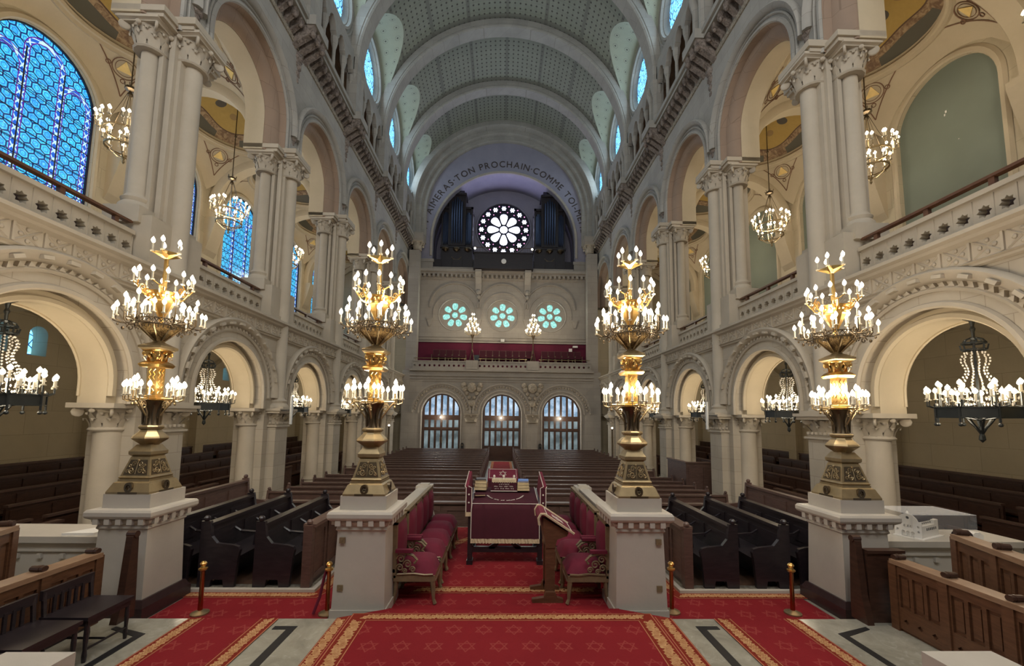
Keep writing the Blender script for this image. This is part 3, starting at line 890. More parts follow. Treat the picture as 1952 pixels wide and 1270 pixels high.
# daylight area lights set in front of the window glass
def daylamp(loc, rot, sx, sy, power, color):
    L = bpy.data.lights.new('daylight', 'AREA'); L.shape = 'RECTANGLE'; L.size = sx; L.size_y = sy; L.energy = power*DAY; L.color = color
    o = bpy.data.objects.new('daylight', L); col.objects.link(o); o.location = loc; o.rotation_euler = rot
for s in (-1, 1):
    for k in range(-1, 5): daylamp((s*6.18, BY(k), 17.45), (0, s*PI/2, 0), 1.5, 1.5, 31, (.86, .97, 1.0))
for x in (-3.6, 0, 3.6): daylamp((x, YB+.1, 11.6), (PI/2-.25, 0, 0), 1.6, 6, 470, (1, .96, .9))  # frontal fill added at the unseen back windows
daylamp((0, YE+2.2, 15.8), (-PI/2, 0, 0), 2.6, 2.6, 80, (.62, .58, 1.0))
for x in (-3.64, .02, 3.64): daylamp((x, 25.35, 1.6), (-PI/2, 0, 0), 2.0, 3.0, 22, (.88, .95, 1.0))
for x in (-3.14, -.03, 3.08): daylamp((x, YE+.05, 8.8), (-PI/2, 0, 0), 1.4, 1.4, 30, (.8, 1.0, .97))
for k in range(-1, 4): daylamp((-11.1, BY(k), 8.6), (0, -PI/2, 0), 3.5, 1.8, 14, (.6, .8, 1.0))
# ================================================================== END WALL
XW = 6.05
# door wall
DY = 25.2; DC = (-3.64, .02, 3.64)
outer = [(-XW, NZ)]
for c in DC: outer += [(c-1.17, NZ), (c-1.17, 2.4)]+[(c-1.17*math.cos(PI*i/20), 2.4+1.17*math.sin(PI*i/20)) for i in range(1, 20)]+[(c+1.17, 2.4), (c+1.17, NZ)]
outer += [(XW, NZ), (XW, 5.0), (-XW, 5.0)]
struct(MB().plate(outer, [], DY, DY+.5, ax='y').build('wall_end', 'endstone'))
m = MB()
for c in DC:
    m.arch([(1.17, DY-.02), (1.19, DY-.06), (1.24, DY-.06), (1.28, DY+.01), (1.17, DY+.01)], c, 2.4, NZ, 24, ax='y')
    m.arch([(1.34, DY+.01), (1.36, DY-.07), (1.42, DY-.07), (1.45, DY+.01)], c, 2.4, 2.35, 24, ax='y')
    m.arch([(1.72, DY+.01), (1.74, DY-.10), (1.80, DY-.10), (1.82, DY+.01)], c, 2.4, 2.4, 28, ax='y', a0=.1, a1=PI-.1)
for z0, z1, d in ((4.45, 4.5, .08), (4.62, 4.7, .12), (4.93, 5.05, .2), (4.3, 4.33, .05)): m.box(-5.6, DY-d, z0, 5.6, DY+.02, z1)
struct(m.build('trim_20', 'endstone', smooth=40))
m = MB()
for c in DC:
    for i in range(26):
        t = .15+(PI-.3)*i/25; m.ball((c+1.6*math.cos(t), DY-.02, 2.4+1.6*math.sin(t)), .075, 6, 4)
for c in (-1.82, 1.86):
    for z, r, q in ((4.1, .30, .5), (3.85, .28, .42), (3.6, .22, .3), (3.35, .2, .15), (3.1, .2, .1), (2.9, .16, 0), (2.7, .12, 0)):
        for e in (-q, q): m.ball((c+e, DY-.05, z), r*.62, 7, 5)
    m.ball((c, DY-.1, 3.95), .3, 8, 6); m.ball((c, DY-.1, 3.0), .2, 8, 6)
struct(m.build('trim_21', 'carved', smooth=60))
def capital_mesh(hw, h, name, mat, square=False):
    """corinthian capital: bell, two rows of leaves, corner volutes, abacus; origin at neck, height h, abacus half width hw"""
    m = MB(); rb = hw*.62; ab = h*.2; bell = h-ab
    if square: m.sq([(rb+.05, -.03), (rb+.07, 0), (rb+.04, .03), (rb*.98, .05), (rb, bell*.6), (hw*.85, bell)])
    else: m.lathe([(rb+.03, -.04), (rb+.05, -.01), (rb+.02, .03), (rb*.95, .05), (rb*.98, bell*.55), (hw*.86, bell)], 14)
    for row, (z0, z1, n, off) in enumerate(((.03, .55, 8, 0), (.3, .85, 8, PI/8))):
        for i in range(n):
            a = 2*PI*i/n+off; ca, sa = math.cos(a), math.sin(a)
            k = 1.0
            if square: k = 1/max(abs(ca), abs(sa))
            r0 = rb*k
            zz0, zz1 = bell*z0, bell*z1; w_ = rb*.36
            prof = [(r0*1.0, zz0, w_), (r0*1.08, zz0+(zz1-zz0)*.5, w_*1.1), (r0*1.28, zz1, w_*.8), (r0*1.42, zz1-.02*h, w_*.4), (r0*1.38, zz1-.10*h, w_*.2)]
            vs = []
            for r, z, ww in prof:
                for e in (-1, 0, 1):
                    rr = r+(0.05*hw if e == 0 else 0)
                    vs.append((rr*ca-e*ww*sa, rr*sa+e*ww*ca, z))
            m.add(vs, [(j*3+e, j*3+e+1, j*3+e+4, j*3+e+3) for j in range(4) for e in range(2)])
    for i in range(4):
        a = PI/4+PI/2*i; ca, sa = math.cos(a), math.sin(a); R = hw*1.22
        m.M = Matrix.Translation((R*ca*.9, R*sa*.9, bell*.86)) @ Matrix.Rotation(a, 4, 'Z') @ Matrix.Rotation(PI/2, 4, 'X')
        m.lathe([(.2*hw, -.06*hw), (.24*hw, -.03*hw), (.24*hw, .03*hw), (.2*hw, .06*hw)], 10); m.M = None
        for q in (0,): m.ball((hw*.9*math.cos(PI/2*i), hw*.9*math.sin(PI/2*i), bell*.93), .13*hw, 6, 4)
    m.sq([(hw*.88, bell), (hw*.9, bell+ab*.3), (hw*.98, bell+ab*.45), (hw, bell+ab*.5), (hw, h), (hw*.9, h)])
    return m.build(name, mat, smooth=55, mesh_only=True)
CAP_LOW = capital_mesh(.345, .40, 'capital', 'plainstone')
CAP_PIL = capital_mesh(.38, .42, 'capital', 'plainstone', True)
CAP_UP = capital_mesh(.36, .47, 'capital', 'plainstone')
CAP_NAVE = capital_mesh(.38, .5, 'capital', 'plainstone')
for c in (-1.82, 1.86):
    m = MB(); m.box(c-.3, DY-.16, NZ, c+.3, DY+.02, 1.85); m.box(c-.4, DY-.2, NZ, c+.4, DY+.01, .25); m.box(c-.35, DY-.18, 1.7, c+.35, DY+.01, 1.76)
    p = m.build('pilaster', 'endstone')
    tag(p, 'stone pilaster with leafy capital between the middle door and the %s one' % ('leftmost' if c < 0 else 'rightmost'), 'pilaster', 'pilasters between the entrance doors')
    inst(capital_mesh(.42, .48, 'capital', 'plainstone', True), 'capital', p, T(c, DY, 1.88))
# doors
for di, c in enumerate(DC):
    root = struct(empty('door_%d' % (di+1), (c, DY+.25, NZ)))
    m = MB()
    hw = 1.15; zt = 2.4-NZ
    panes = []
    xs = [-hw+.06, -.72, -.37, 0, .37, .72, hw-.06]
    def seg(x0, x1): return (x0+.065, x1-.065)
    for i in range(6):
        a, b = seg(xs[i], xs[i+1]); panes.append([(a, .35 if di != 1 else .9), (b, .35 if di != 1 else .9), (b, 1.78), (a, 1.78)])
        panes.append([(a, 1.98), (b, 1.98), (b, 2.42), (a, 2.42)])
    tops = []
    for i in range(6):
        a, b = seg(xs[i], xs[i+1]); R = hw-.07
        za = zt+math.sqrt(max(0, R*R-a*a)); zb = zt+math.sqrt(max(0, R*R-b*b))
        mid = (a+b)/2; zm = zt+math.sqrt(R*R-mid*mid)
        tops.append([(a, 2.72), (b, 2.72), (b, zb), (mid, zm), (a, za)])
    outer = [(hw, 0)]+[(hw*math.cos(PI*i/24), zt+hw*math.sin(PI*i/24)) for i in range(25)]+[(-hw, 0)]
    m.plate(outer, panes+tops, -.05, .05, ax='y')
    m.box(-.015, -.07, 0, .015, -.04, 2.55); m.box(-hw, -.08, 2.5, hw, -.04, 2.66); m.box(-hw, -.08, 1.84, hw, -.05, 1.92)
    m.box(-hw, -.09, 0, hw, -.05, .3)
    f = m.build('door_leaf', 'wood', root)
    m = MB()
    for p in tops: m.add([(u, .02, v) for u, v in p], [tuple(range(len(p)))])
    m.build('fanlight_glass', 'doorglass', root)
    m = MB()
    for p in panes: m.add([(u, .02, v) for u, v in p], [tuple(range(len(p)))])
    m.build('door_glass', 'doorglass2', root)
    for q in (-.06, .06):
        m = MB(); m.tube([(q, -.11, 1.05), (q, -.11, 1.4)], .015, 6); m.build('door_handle', 'oldbrass', root)
    m = MB(); m.ball((-.05, -.1, 2.58), .05, 8, 5); m.build('door_lamp', 'bulb', root)
    Lp = bpy.data.lights.new('door_fill', 'POINT'); Lp.energy = 38; Lp.color = (1, .86, .66); Lp.shadow_soft_size = .1; lo = bpy.data.objects.new('door_fill', Lp); col.objects.link(lo); lo.parent = root; lo.location = (-.05, -.75, 2.6)  # point light added ahead of the bulb to brighten the end wall
    if di == 1:   # wrought ornament seen behind the middle fanlight
        m = MB()
        for q in range(9): m.ball((random.uniform(-.3, .35), .12, 2.95+q*.09), .1, 6, 4)
        m.build('fanlight_ornament', 'marble', root)
    for q in (-1, 1):
        pass
for q, c in ((0, -2.33), (1, 2.35)):
    m = MB(); m.prism([(c-.09, .3), (c+.09, .3), (c+.09, .55), (c+.05, .62), (c-.05, .62), (c-.09, .55)], DY-.12, DY+.01, 'y'); m.box(c-.1, DY-.13, .28, c+.1, DY, .32)
    b = m.build('charity_box', 'black'); m = MB(); m.box(c-.05, DY-.13, .48, c+.05, DY-.12, .5); m.build('slot', 'oldbrass', b)
    tag(b, 'small black box on the wall beside the %s entrance door' % ('door that stands ajar, the' if q == 0 else 'farthest'), 'box', 'boxes by the doors')
    b['label'] = 'small black wall box just right of the door that stands ajar' if q == 0 else 'small black wall box just left of the rightmost entrance door'
# daylight behind the doors is the vestibule: a wall and floor so nothing is open
struct(MB().box(-6.05, DY+1.6, NZ, 6.05, DY+1.7, 5.0).build('wall_vestibule', 'plainstone'))
# balustrade of the end gallery
m = MB()
for a, b in ((-5.45, -2.2), (-1.5, 1.55), (2.2, 5.45)):
    n = 11; st = (b-a)/n
    m.plate([(a, 5.06), (b, 5.06), (b, 5.5), (a, 5.5)], [circ(a+st*(i+.5), 5.27, .07, 10) for i in range(n)], DY-.08, DY+.02, ax='y')
    m.box(a-.02, DY-.12, 5.5, b+.02, DY+.06, 5.56)
for c in (-1.85, 1.88): m.box(c-.36, DY-.2, 5.03, c+.36, DY+.12, 5.6)
b = tag(m.build('end_balustrade', 'endstone'), 'pale stone balustrade pierced with round holes above the entrance doors', 'balustrade')
m = MB()
for a, b2 in ((-5.4, -2.2), (-1.45, 1.5), (2.25, 5.4)):
    m.tube([(a, DY, 5.72), (b2, DY, 5.72)], .02, 6)
    for i in range(4): m.tube([(a+.1+(b2-a-.2)*i/3, DY, 5.55), (a+.1+(b2-a-.2)*i/3, DY, 5.72)], .012, 5)
m.build('handrail', 'oldbrass', b)
struct(MB().box(-XW, DY+.1, 4.9, XW, YE, 5.02).build('floor', 'velvet'))
struct(MB().box(-XW, YE-.75, 5.02, XW, YE, 5.55).build('floor', 'wallvelvet'))
# end gallery back wall
EY = YE
ros = (-3.14, -.03, 3.08)
hs = [circ(c, 8.8, 1.02, 32) for c in ros]
struct(MB().plate([(-XW, 5.0), (XW, 5.0), (XW, 12.0), (-XW, 12.0)], hs, EY, EY+.4, ax='y').build('wall_end', 'endstone'))
struct(MB().box(-XW, EY-.02, 5.0, XW, EY, 6.95).build('wall_end', 'wallvelvet'))
m = MB()
for z0, z1, d in ((6.95, 7.02, .12), (7.1, 7.2, .08), (7.3, 7.36, .05), (11.1, 11.15, .05)): m.box(-XW, EY-d, z0, XW, EY+.01, z1)
for c in ros:
    m.arch([(1.02, EY+.01), (1.04, EY-.03), (1.08, EY-.03), (1.1, EY+.01)], c, 8.8, None, 36, ax='y', a0=0, a1=2*PI)
    m.arch([(1.34, EY+.01), (1.36, EY-.05), (1.42, EY-.05), (1.44, EY+.01)], c, 8.9, 8.55, 28, ax='y')
    m.arch([(1.58, EY+.01), (1.6, EY-.08), (1.67, EY-.08), (1.7, EY+.01)], c, 8.95+.3, 9.25, 28, ax='y', a0=.15, a1=PI-.15)
for c in (-4.75, -1.58, 1.52, 4.7):
    m.box(c-.2, EY-.1, 8.45, c+.2, EY+.01, 8.55)
    m.prism([(c-.18, 8.45), (c+.18, 8.45), (c+.05, 8.0), (c-.05, 8.0)], EY-.08, EY+.01, 'y')
struct(m.build('trim_22', 'endstone', smooth=40))
for i, c in enumerate(ros):
    petals = []
    for q in range(7):
        a = PI/2+2*PI*q/7; ux, uz = math.cos(a), math.sin(a); vx, vz = -uz, ux
        pts = []
        for (rr, ww) in ((.34, .10), (.44, .16), (.58, .19), (.70, .185), (.79, .12), (.81, 0)):
            pts.append((c+ux*rr+vx*ww, 8.8+uz*rr+vz*ww))
        for (rr, ww) in ((.79, .12), (.70, .185), (.58, .19), (.44, .16), (.34, .10)):
            pts.append((c+ux*rr-vx*ww, 8.8+uz*rr-vz*ww))
        petals.append(pts)
    petals.append(circ(c, 8.8, .2, 16))
    g = struct(MB().plate(circ(c, 8.8, 1.02, 36), petals, EY+.1, EY+.22, ax='y').build('window_%d' % (81+i), 'endstone'))
    m = MB(); m.add([(x, EY+.18, z) for x, z in circ(c, 8.8, 1.0, 36)], [tuple(range(36))]); m.build('pane', 'tealglass', g)
# organ tribune cornice
m = MB()
m.box(-XW, EY-.45, 11.55, XW, EY+2.6, 11.72); m.box(-XW, EY-.3, 11.42, XW, EY+.1, 11.55)
for i in range(40):
    x = -5.7+11.4*i/39
    m.box(x-.07, EY-.36, 11.25, x+.07, EY+.01, 11.42)
m.box(-XW, EY-.1, 11.15, XW, EY+.01, 11.25)
for c in (-1.62, 1.58):
    m.prism([(EY, 10.2), (EY-.15, 10.35), (EY-.25, 10.8), (EY-.5, 11.2), (EY-.8, 11.45), (EY-.8, 11.6), (EY, 11.6)], c-.2, c+.2, 'x')
    for z, r in ((10.3, .2), (10.0, .14)): m.ball((c, EY-.1, z), r, 8, 5)
struct(m.build('trim_23', 'endstone'))
# arch wall with the lettering
zc, R4 = 13.85, 4.75
m = MB(); n = 48
inn = [(R4, 11.7)]+[(R4*math.cos(PI*i/n), zc+R4*math.sin(PI*i/n)) for i in range(n+1)]+[(-R4, 11.7)]
outr = [(6.15, 11.7)]+[(6.15*math.cos(PI*i/n), 15.6+6.15*math.sin(PI*i/n)) for i in range(n+1)]+[(-6.15, 11.7)]
k = len(inn); vs = []
for yy in (EY, EY+.45):
    vs += [(a, yy, b) for a, b in inn]+[(a, yy, b) for a, b in outr]
fs = []
for i in range(k-1):
    fs += [(i, i+1, k+i+1, k+i), (2*k+i, 3*k+i, 3*k+i+1, 2*k+i+1), (i, 2*k+i, 2*k+i+1, i+1)]
m.add(vs, fs); struct(m.build('wall_end', 'lavender'))
m = MB()
m.arch([(R4-.02, EY+.01), (R4, EY-.05), (R4+.12, EY-.07), (R4+.16, EY+.01)], 0, zc, 12.75, 48, ax='y')
struct(m.build('trim_24', 'endstone', smooth=40))
m = MB()
for s in (-1, 1):
    m.box(min(s*4.6, s*5.7), EY-.1, 12.3, max(s*4.6, s*5.7), EY+.02, 12.5); m.box(min(s*4.65, s*5.7), EY-.06, 11.7, max(s*4.65, s*5.7), EY+.02, 12.3)
    # tall end pier with capital and colonnette carrying the last arch
    m.box(min(s*5.35, s*6.0), EY-1.0, 5.0, max(s*5.35, s*6.0), EY-.45, 12.7)
struct(m.build('trim_25', 'endstone'))
for s in (-1, 1):
    p = empty('end_pier', (s*5.55, EY-.75, 5.0)); tag(p, 'tall slim stone shaft in the end wall corner beside the organ arch, %s side' % SD[s], 'column', 'end wall corner shafts')
    MB().lathe([(.27, 0), (.27, .12), (.22, .2), (.2, .3), (.2, 7.8)], 16, (0, 0, 0)).build('shaft', 'endstone', p, smooth=40)
    inst(CAP_NAVE, 'capital', p, T(0, 0, 7.8)); MB().sq([(.36, 8.3), (.4, 8.4), (.42, 8.7), (.42, 8.8)]).build('abacus', 'endstone', p)
m = MB()
for r, y0, y1 in ((5.75, EY-.95, EY-.5), (5.45, EY-.5, EY-.2), (5.15, EY-.22, EY)):
    m.arch([(r, y0), (r+.04, y0-.05), (r+.12, y0-.05), (6.2, y0), (6.2, y1), (r, y1)], 0, 15.6, 13.5, 48, ax='y')
    m.arch([(r+.18+.04*math.cos(a), y0-.01+.04*math.sin(a)) for a in [i*PI/3 for i in range(6)]], 0, 15.6, 13.5, 48, ax='y')
struct(m.build('ceiling', 'upstone', smooth=40))
# lettering
TXT = 'TV AIMERAS\u00b7TON PROCHAIN\u00b7COMME TOI-MEME'
cu_ = bpy.data.curves.new('lettering', 'FONT'); cu_.size = .62; cu_.extrude = .012
to = bpy.data.objects.new('lettering', cu_); col.objects.link(to)
m = MB(); widths = []
meshes = []
for ch in TXT:
    if ch == ' ': meshes.append(None); widths.append(.26); continue
    cu_.body = ch; bpy.context.view_layer.update()
    me = to.evaluated_get(bpy.context.evaluated_depsgraph_get()).to_mesh()
    vs = [tuple(v.co) for v in me.vertices]; fs = [tuple(p.vertices) for p in me.polygons]
    x0 = min(v[0] for v in vs); x1 = max(v[0] for v in vs)
    meshes.append(([(v[0]-x0, v[1], v[2]) for v in vs], fs, x1-x0)); widths.append(x1-x0+.11)
    to.to_mesh_clear()
bpy.data.objects.remove(to)
Rt = R4+.42; tot = sum(widths); a_start = PI-.10; span = PI-.22
scl = span*Rt/tot; acc = 0
for q, wd in zip(meshes, widths):
    if q:
        a = a_start-span*(acc+wd/2)/tot
        base = Matrix.Translation((Rt*math.cos(a), EY-.01, zc+Rt*math.sin(a))) @ Matrix.Rotation(-(a-PI/2), 4, 'Y') @ Matrix.Rotation(PI/2, 4, 'X')
        m.M = base @ Matrix.Diagonal((scl if scl < 1 else 1, 1, 1, 1)).to_4x4(); m.add([(v[0]-q[2]/2, v[1], v[2]) for v in q[0]], q[1]); m.M = None
    acc += wd
tag(m.build('painted_inscription', 'ink'), 'dark painted French inscription following the curve of the organ arch', 'inscription')
# organ niche
m = MB(); n = 32; vs = []
for yy in (EY+.45, EY+2.6):
    vs += [(R4+.1, yy, 11.7)]+[((R4+.1)*math.cos(PI*i/n), yy, zc+(R4+.1)*math.sin(PI*i/n)) for i in range(n+1)]+[(-R4-.1, yy, 11.7)]
k = n+3; m.add(vs, [(i, i+1, k+i+1, k+i) for i in range(k-1)]); struct(m.build('ceiling', 'lavender', smooth=50))
RC = (-.04, 15.78); RR = 1.93; NYY = EY+2.4
def petal(cx, cz, a, prof):
    ux, uz = math.cos(a), math.sin(a); vx, vz = -uz, ux
    return [(cx+ux*r+vx*w_, cz+uz*r+vz*w_) for r, w_ in prof]+[(cx+ux*r-vx*w_, cz+uz*r-vz*w_) for r, w_ in reversed(prof) if w_ > 0]
pp = [petal(*RC, PI/8*0+PI/2+2*PI*q/8, [(.38, .09), (.55, .17), (.75, .24), (.95, .28), (1.08, .24), (1.16, .14), (1.19, 0)]) for q in range(8)]
st = [starpoly(RC[0]+1.62*math.cos(PI/2+2*PI*q/16), RC[1]+1.62*math.sin(PI/2+2*PI*q/16), .205, 6, .62) for q in range(16)]
tr = [starpoly(RC[0]+1.80*math.cos(PI/2+PI/16+2*PI*q/16), RC[1]+1.80*math.sin(PI/2+PI/16+2*PI*q/16), .075, 3, .6, 1.0) for q in range(16)]
tr2 = [circ(RC[0]+1.34*math.cos(PI/2+PI/16+2*PI*q/16), RC[1]+1.34*math.sin(PI/2+PI/16+2*PI*q/16), .05, 6) for q in range(16)]
struct(MB().plate([(-5.2, 11.7), (5.2, 11.7), (5.2, 19), (-5.2, 19)], [circ(*RC, RR, 48)], NYY, NYY+.3, ax='y').build('wall_end', 'lavender'))
g = struct(MB().plate(circ(*RC, RR+.02, 48), pp+st+tr+tr2+[circ(*RC, .28, 20)], NYY+.05, NYY+.17, ax='y').build('window_90', 'lead'))
m = MB(); m.add([(x, NYY+.14, z) for x, z in circ(*RC, RR, 48)], [tuple(range(48))]); m.build('pane', 'roseglass', g)
m = MB()
for t_ in tr+tr2: m.add([(x, NYY+.12, z) for x, z in t_], [tuple(range(len(t_)))])
m.build('pink_pane', 'pinkglass', g)
m = MB(); m.arch([(RR, NYY+.01), (RR+.02, NYY-.06), (RR+.1, NYY-.06), (RR+.14, NYY+.01)], RC[0], RC[1], None, 48, ax='y', a0=0, a1=2*PI); m.build('surround', 'lavender', g, smooth=40)
# tribune parapet, console and organ cases
for s in (-1, 1):
    o = MB(); o.box(min(s*4.68, s*1.98), EY+.1, 11.72, max(s*4.68, s*1.98), EY+.2, 12.55)
    for i in range(4): x = s*(2.1+i*.68); o.box(x-.03, EY+.05, 11.72, x+.03, EY+.12, 12.55)
    tp = tag(o.build('loft_parapet', 'blackwood'), 'dark wooden parapet of the organ loft below the organ case with %s lit globes' % ('four' if s < 0 else 'three'), 'parapet', 'organ loft parapets')
c = empty('organ_console', (0, EY, 11.72))
MB().box(-1.9, -.8, 0, 1.85, .5, .95).box(-1.95, -.86, .95, 1.9, .5, 1.02).box(-1.95, -.86, -.08, 1.9, .1, .04).build('console_body', 'blackwood', c)
m = MB(); m.lathe([(0.001, -.0), (.16, 0), (.16, .04), (0.001, .04)], 20); cl = m.build('clock_face', 'white', c); cl.rotation_euler = (PI/2, 0, 0); cl.location = (0, -.8, .42)
m = MB()
for i in range(24):
    x = -1.85+3.7*i/23; m.tube([(x, -.8, 1.02), (x, -.8, 1.32)], .012, 5)
m.tube([(-1.88, -.8, 1.32), (1.83, -.8, 1.32)], .02, 6); m.build('console_rail', 'darkbronze', c)
m = MB(); m.box(-.25, -.2, 1.02, .25, .1, 1.3); m.build('music_desk', 'blackwood', c)
for x in (-1.86, 1.82):
    m = MB(); m.ball((x, -.82, 1.25), .07, 8, 5); q = m.build('lamp_globe', 'bulb', c)
tag(c, 'dark organ console with a round white clock, under the rose window', 'organ console')
for s in (-1, 1):
    c = empty('organ_case', (s*3.15-.05, EY+1.1, 11.72))
    MB().box(-1.05, -.5, 0, 1.05, .6, 1.9).box(-1.12, -.55, 1.85, 1.12, .6, 1.98).build('case_body', 'blackwood', c)
    m = MB(); m.box(-1.0, -.4, 1.98, 1.0, .6, 4.6); m.box(-.5, -.6, 1.98, .5, .5, 5.6)
    m.lathe([(.62, 5.6), (.66, 5.7), (.5, 5.85), (.42, 6.2), (.3, 6.5), (.1, 6.7), (.02, 6.9)], 8, (0, 0, 0), PI/8)
    for q in (-1, 1): m.box(q*1.0-.07, -.5, 1.98, q*1.0+.07, -.3, 4.75); m.box(q*.53-.05, -.62, 1.98, q*.53+.05, -.4, 5.7)
    m.box(-1.08, -.5, 4.6, 1.08, .6, 4.75); m.box(-.62, -.7, 5.5, .62, .4, 5.62)
    m.build('case_tower', 'blackwood', c)
    for i in range(5):
        for (cx, w_, zb, h) in ((-.77, .4, 2.1, 2.3), (0, .8, 2.1, 3.2), (.77, .4, 2.1, 2.3)):
            if w_ < .5 and i > 3: continue
            nn = 5 if w_ > .5 else 4
            x = cx-w_/2+w_*(i+.5)/nn; y = -.66 if w_ > .5 else -.46
            m = MB(); m.lathe([(.02, 0), (.065, .25), (.065, h-abs(i-(nn-1)/2)*.14)], 8, (x, y, zb)); m.build('organ_pipe', 'pipe', c, smooth=40)
    for q in (-.75, 0, .75):
        m = MB(); m.lathe([(.02, 0), (.2, .1), (.24, .16), (.24, .22)], 12, (q, -.58, 1.55)); m.build('carved_boss', 'darkbronze', c)
    m = MB()
    for z in (.95, 1.1, 1.25): m.arch([(.18+(z-.95)*.6, -.52), (.22+(z-.95)*.6, -.52), (.22+(z-.95)*.6, -.5), (.18+(z-.95)*.6, -.5)], 0, z+.15, None, 12, ax='y', a0=PI+.5, a1=2*PI-.5)
    m.build('carved_fan', 'darkbronze', c)
    xs = (-.62, -.24, .14, .52) if s < 0 else (-.5, -.1, .3)
    for x in xs:
        m = MB(); m.ball((x, -.62, .62), .075, 8, 5); m.build('lamp_globe', 'bulb', c)
    tag(c, 'black organ case with pipes and domed tower, %s lit globes glowing below' % ('four' if s < 0 else 'three'), 'organ case', 'twin organ cases')
# theatre seats of the end gallery
def tseat():
    r = empty('folding_chair', (0, 0, 0))
    m = MB(); m.box(-.19, .05, .30, .19, .13, .84); m.build('backrest', 'darkvelvet', r)
    m = MB(); m.box(-.21, -.35, .32, .21, .05, .42); m.build('seat', 'darkvelvet', r)
    for q in (-.23, .23): MB().box(q-.015, -.3, 0, q+.015, .1, .5).build('arm', 'darkbronze', r)
    m = MB(); m.tube([(-.20, .09, .5), (-.20, .09, .85), (.20, .09, .85), (.20, .09, .5)], .008, 5); m.build('seat_frame', 'darkbronze', r)
    return r
ts = tseat(); tsn = 0
groups_ = [('left of both balcony lamps', -4.2, 5), ('between the two balcony lamps', -1.25, 8), ('right of both balcony lamps', 2.7, 6)]
for (ph, x0, n) in groups_:
    for i in range(n):
        o = ts if tsn == 0 else copy_tree(ts)
        o.location = (x0+i*.42, YE-.5, 5.55); tsn += 1
        tag(o, 'crimson folding seat on the end balcony %s, %s from the left' % (ph, ORD[i]), 'seat', 'crimson seats in the end balcony')
# balcony red side panels
m = MB(); m.box(-1.75, YE-1.1, 5.02, -1.45, YE-.95, 6.0)
for i in range(7): m.box(-1.77, YE-1.12, 5.2+i*.11, -1.43, YE-1.09, 5.24+i*.11)
tag(m.build('equipment_box', 'iron'), 'dark louvred box on the end balcony beside a lamp foot', 'box')
for (x, z, w_) in ((-.0, 6.86+.35, .12),):
    tag(MB().box(x-.12, YE-.2, 7.02, x+.12, YE-.05, 7.2).build('projector', 'white'), 'small white box on the ledge above the balcony seats', 'box')
tag(MB().box(4.55, YE-.3, 6.7, 4.85, YE-.12, 6.82).box(4.3, YE-.2, 6.45, 4.5, YE-.1, 6.65).build('spotlight', 'white'), 'small white spotlight fixed above the crimson balcony wall', 'spotlight')
# ================================================================== PIERS
def pier_proto():
    r = empty('stone_pier')
    m = MB()
    m.box(-.26, -.5, 0, .5, .5, 2.8); m.box(-.26, -.3, 2.78, .5, .3, 5.15)
    m.build('core', 'stone', r)
    m = MB()
    m.box(-.47, -.30, .5, -.2, .30, 2.35); m.box(-.60, -.42, 0, -.2, .42, .36); m.box(-.56, -.38, .36, -.2, .38, .44); m.box(-.51, -.34, .44, -.2, .34, .52)
    m.build('nave_pilaster', 'stone', r)
    q = inst(CAP_PIL, 'capital', r, T(-.18, 0, 2.36))
    m = MB(); m.box(-.64, -.46, 2.72, -.1, .46, 2.78); m.box(-.60, -.42, 2.66, -.1, .42, 2.72); m.box(-.52, -.34, 2.3, -.1, .34, 2.34)
    for i in range(6): m.lathe([(.035, 0), (.04, .05), (.0, .055)], 6, (-.48, -.26+i*.104, 2.38)); m.lathe([(.035, 0), (.04, .05), (.0, .055)], 6, (-.42+i*.1, -.31, 2.38)) if i < 3 else None
    m.build('impost_band', 'plainstone', r)
    for s2 in (-1, 1):
        m = MB(); m.lathe([(.30, 0), (.30, .3), (.28, .36), (.25, .40), (.275, .46), (.235, .54), (.215, .58), (.195, 2.36)], 20, (.13, s2*.52, 0)); m.build('half_column', 'plainstone', r, smooth=45)
        inst(CAP_LOW, 'capital', r, T(.16, s2*.50, 2.36)); MB().box(-.22, min(s2*.1, s2*.86), 2.70, .54, max(s2*.1, s2*.86), 2.78).build('abacus', 'plainstone', r)
    # nave shaft
    m = MB(); m.lathe([(.29, 2.78), (.29, 2.86), (.23, 2.93), (.255, 2.99), (.185, 3.05), (.17, 3.09), (.152, 9.34)], 20, (-.30, 0, 0)); m.box(-.62, -.28, 2.77, -.1, .28, 2.83)
    m.build('nave_shaft', 'plainstone', r, smooth=45)
    inst(CAP_NAVE, 'capital', r, T(-.26, 0, 9.28))
    # gallery stage
    m = MB(); m.box(-.26, -.26, 5.1, .55, .26, 10.15); m.box(-.20, -.34, 6.1, -.10, .34, 9.8); m.box(-.3, -.6, 5.1, .55, .6, 6.04); m.box(-.34, -.64, 5.1, .6, .64, 5.28)
    m.box(-.05, -.40, 6.0, .03, .40, 9.7); m.box(-.23, -.16, 3.0, -.15, .16, 9.7)
    m.build('upper_core', 'plainstone', r)
    for s2 in (-1, 1):
        m = MB(); m.box(-.12, min(s2*.2, s2*.66), 5.9, .5, max(s2*.2, s2*.66), 6.2); m.lathe([(.25, 6.19), (.25, 6.28), (.20, 6.34), (.225, 6.4), (.17, 6.46), (.152, 6.5), (.138, 9.28)], 18, (.2, s2*.37, 0)); m.build('arcade_shaft', 'plainstone', r, smooth=45)
        inst(CAP_UP, 'capital', r, T(.2, s2*.36, 9.25))
        m = MB(); m.box(-.24, min(s2*.1, s2*.70), 9.70, .61, max(s2*.1, s2*.70), 9.78); m.box(-.28, min(s2*.1, s2*.74), 9.78, .65, max(s2*.1, s2*.74), 9.89); m.build('abacus', 'plainstone', r)
    m = MB(); m.box(-.55, -.40, 9.76, -.1, .40, 9.84); m.box(-.60, -.44, 9.84, -.1, .44, 9.97)
    m.build('nave_abacus', 'plainstone', r)
    return r
PP = pier_proto()
first = True
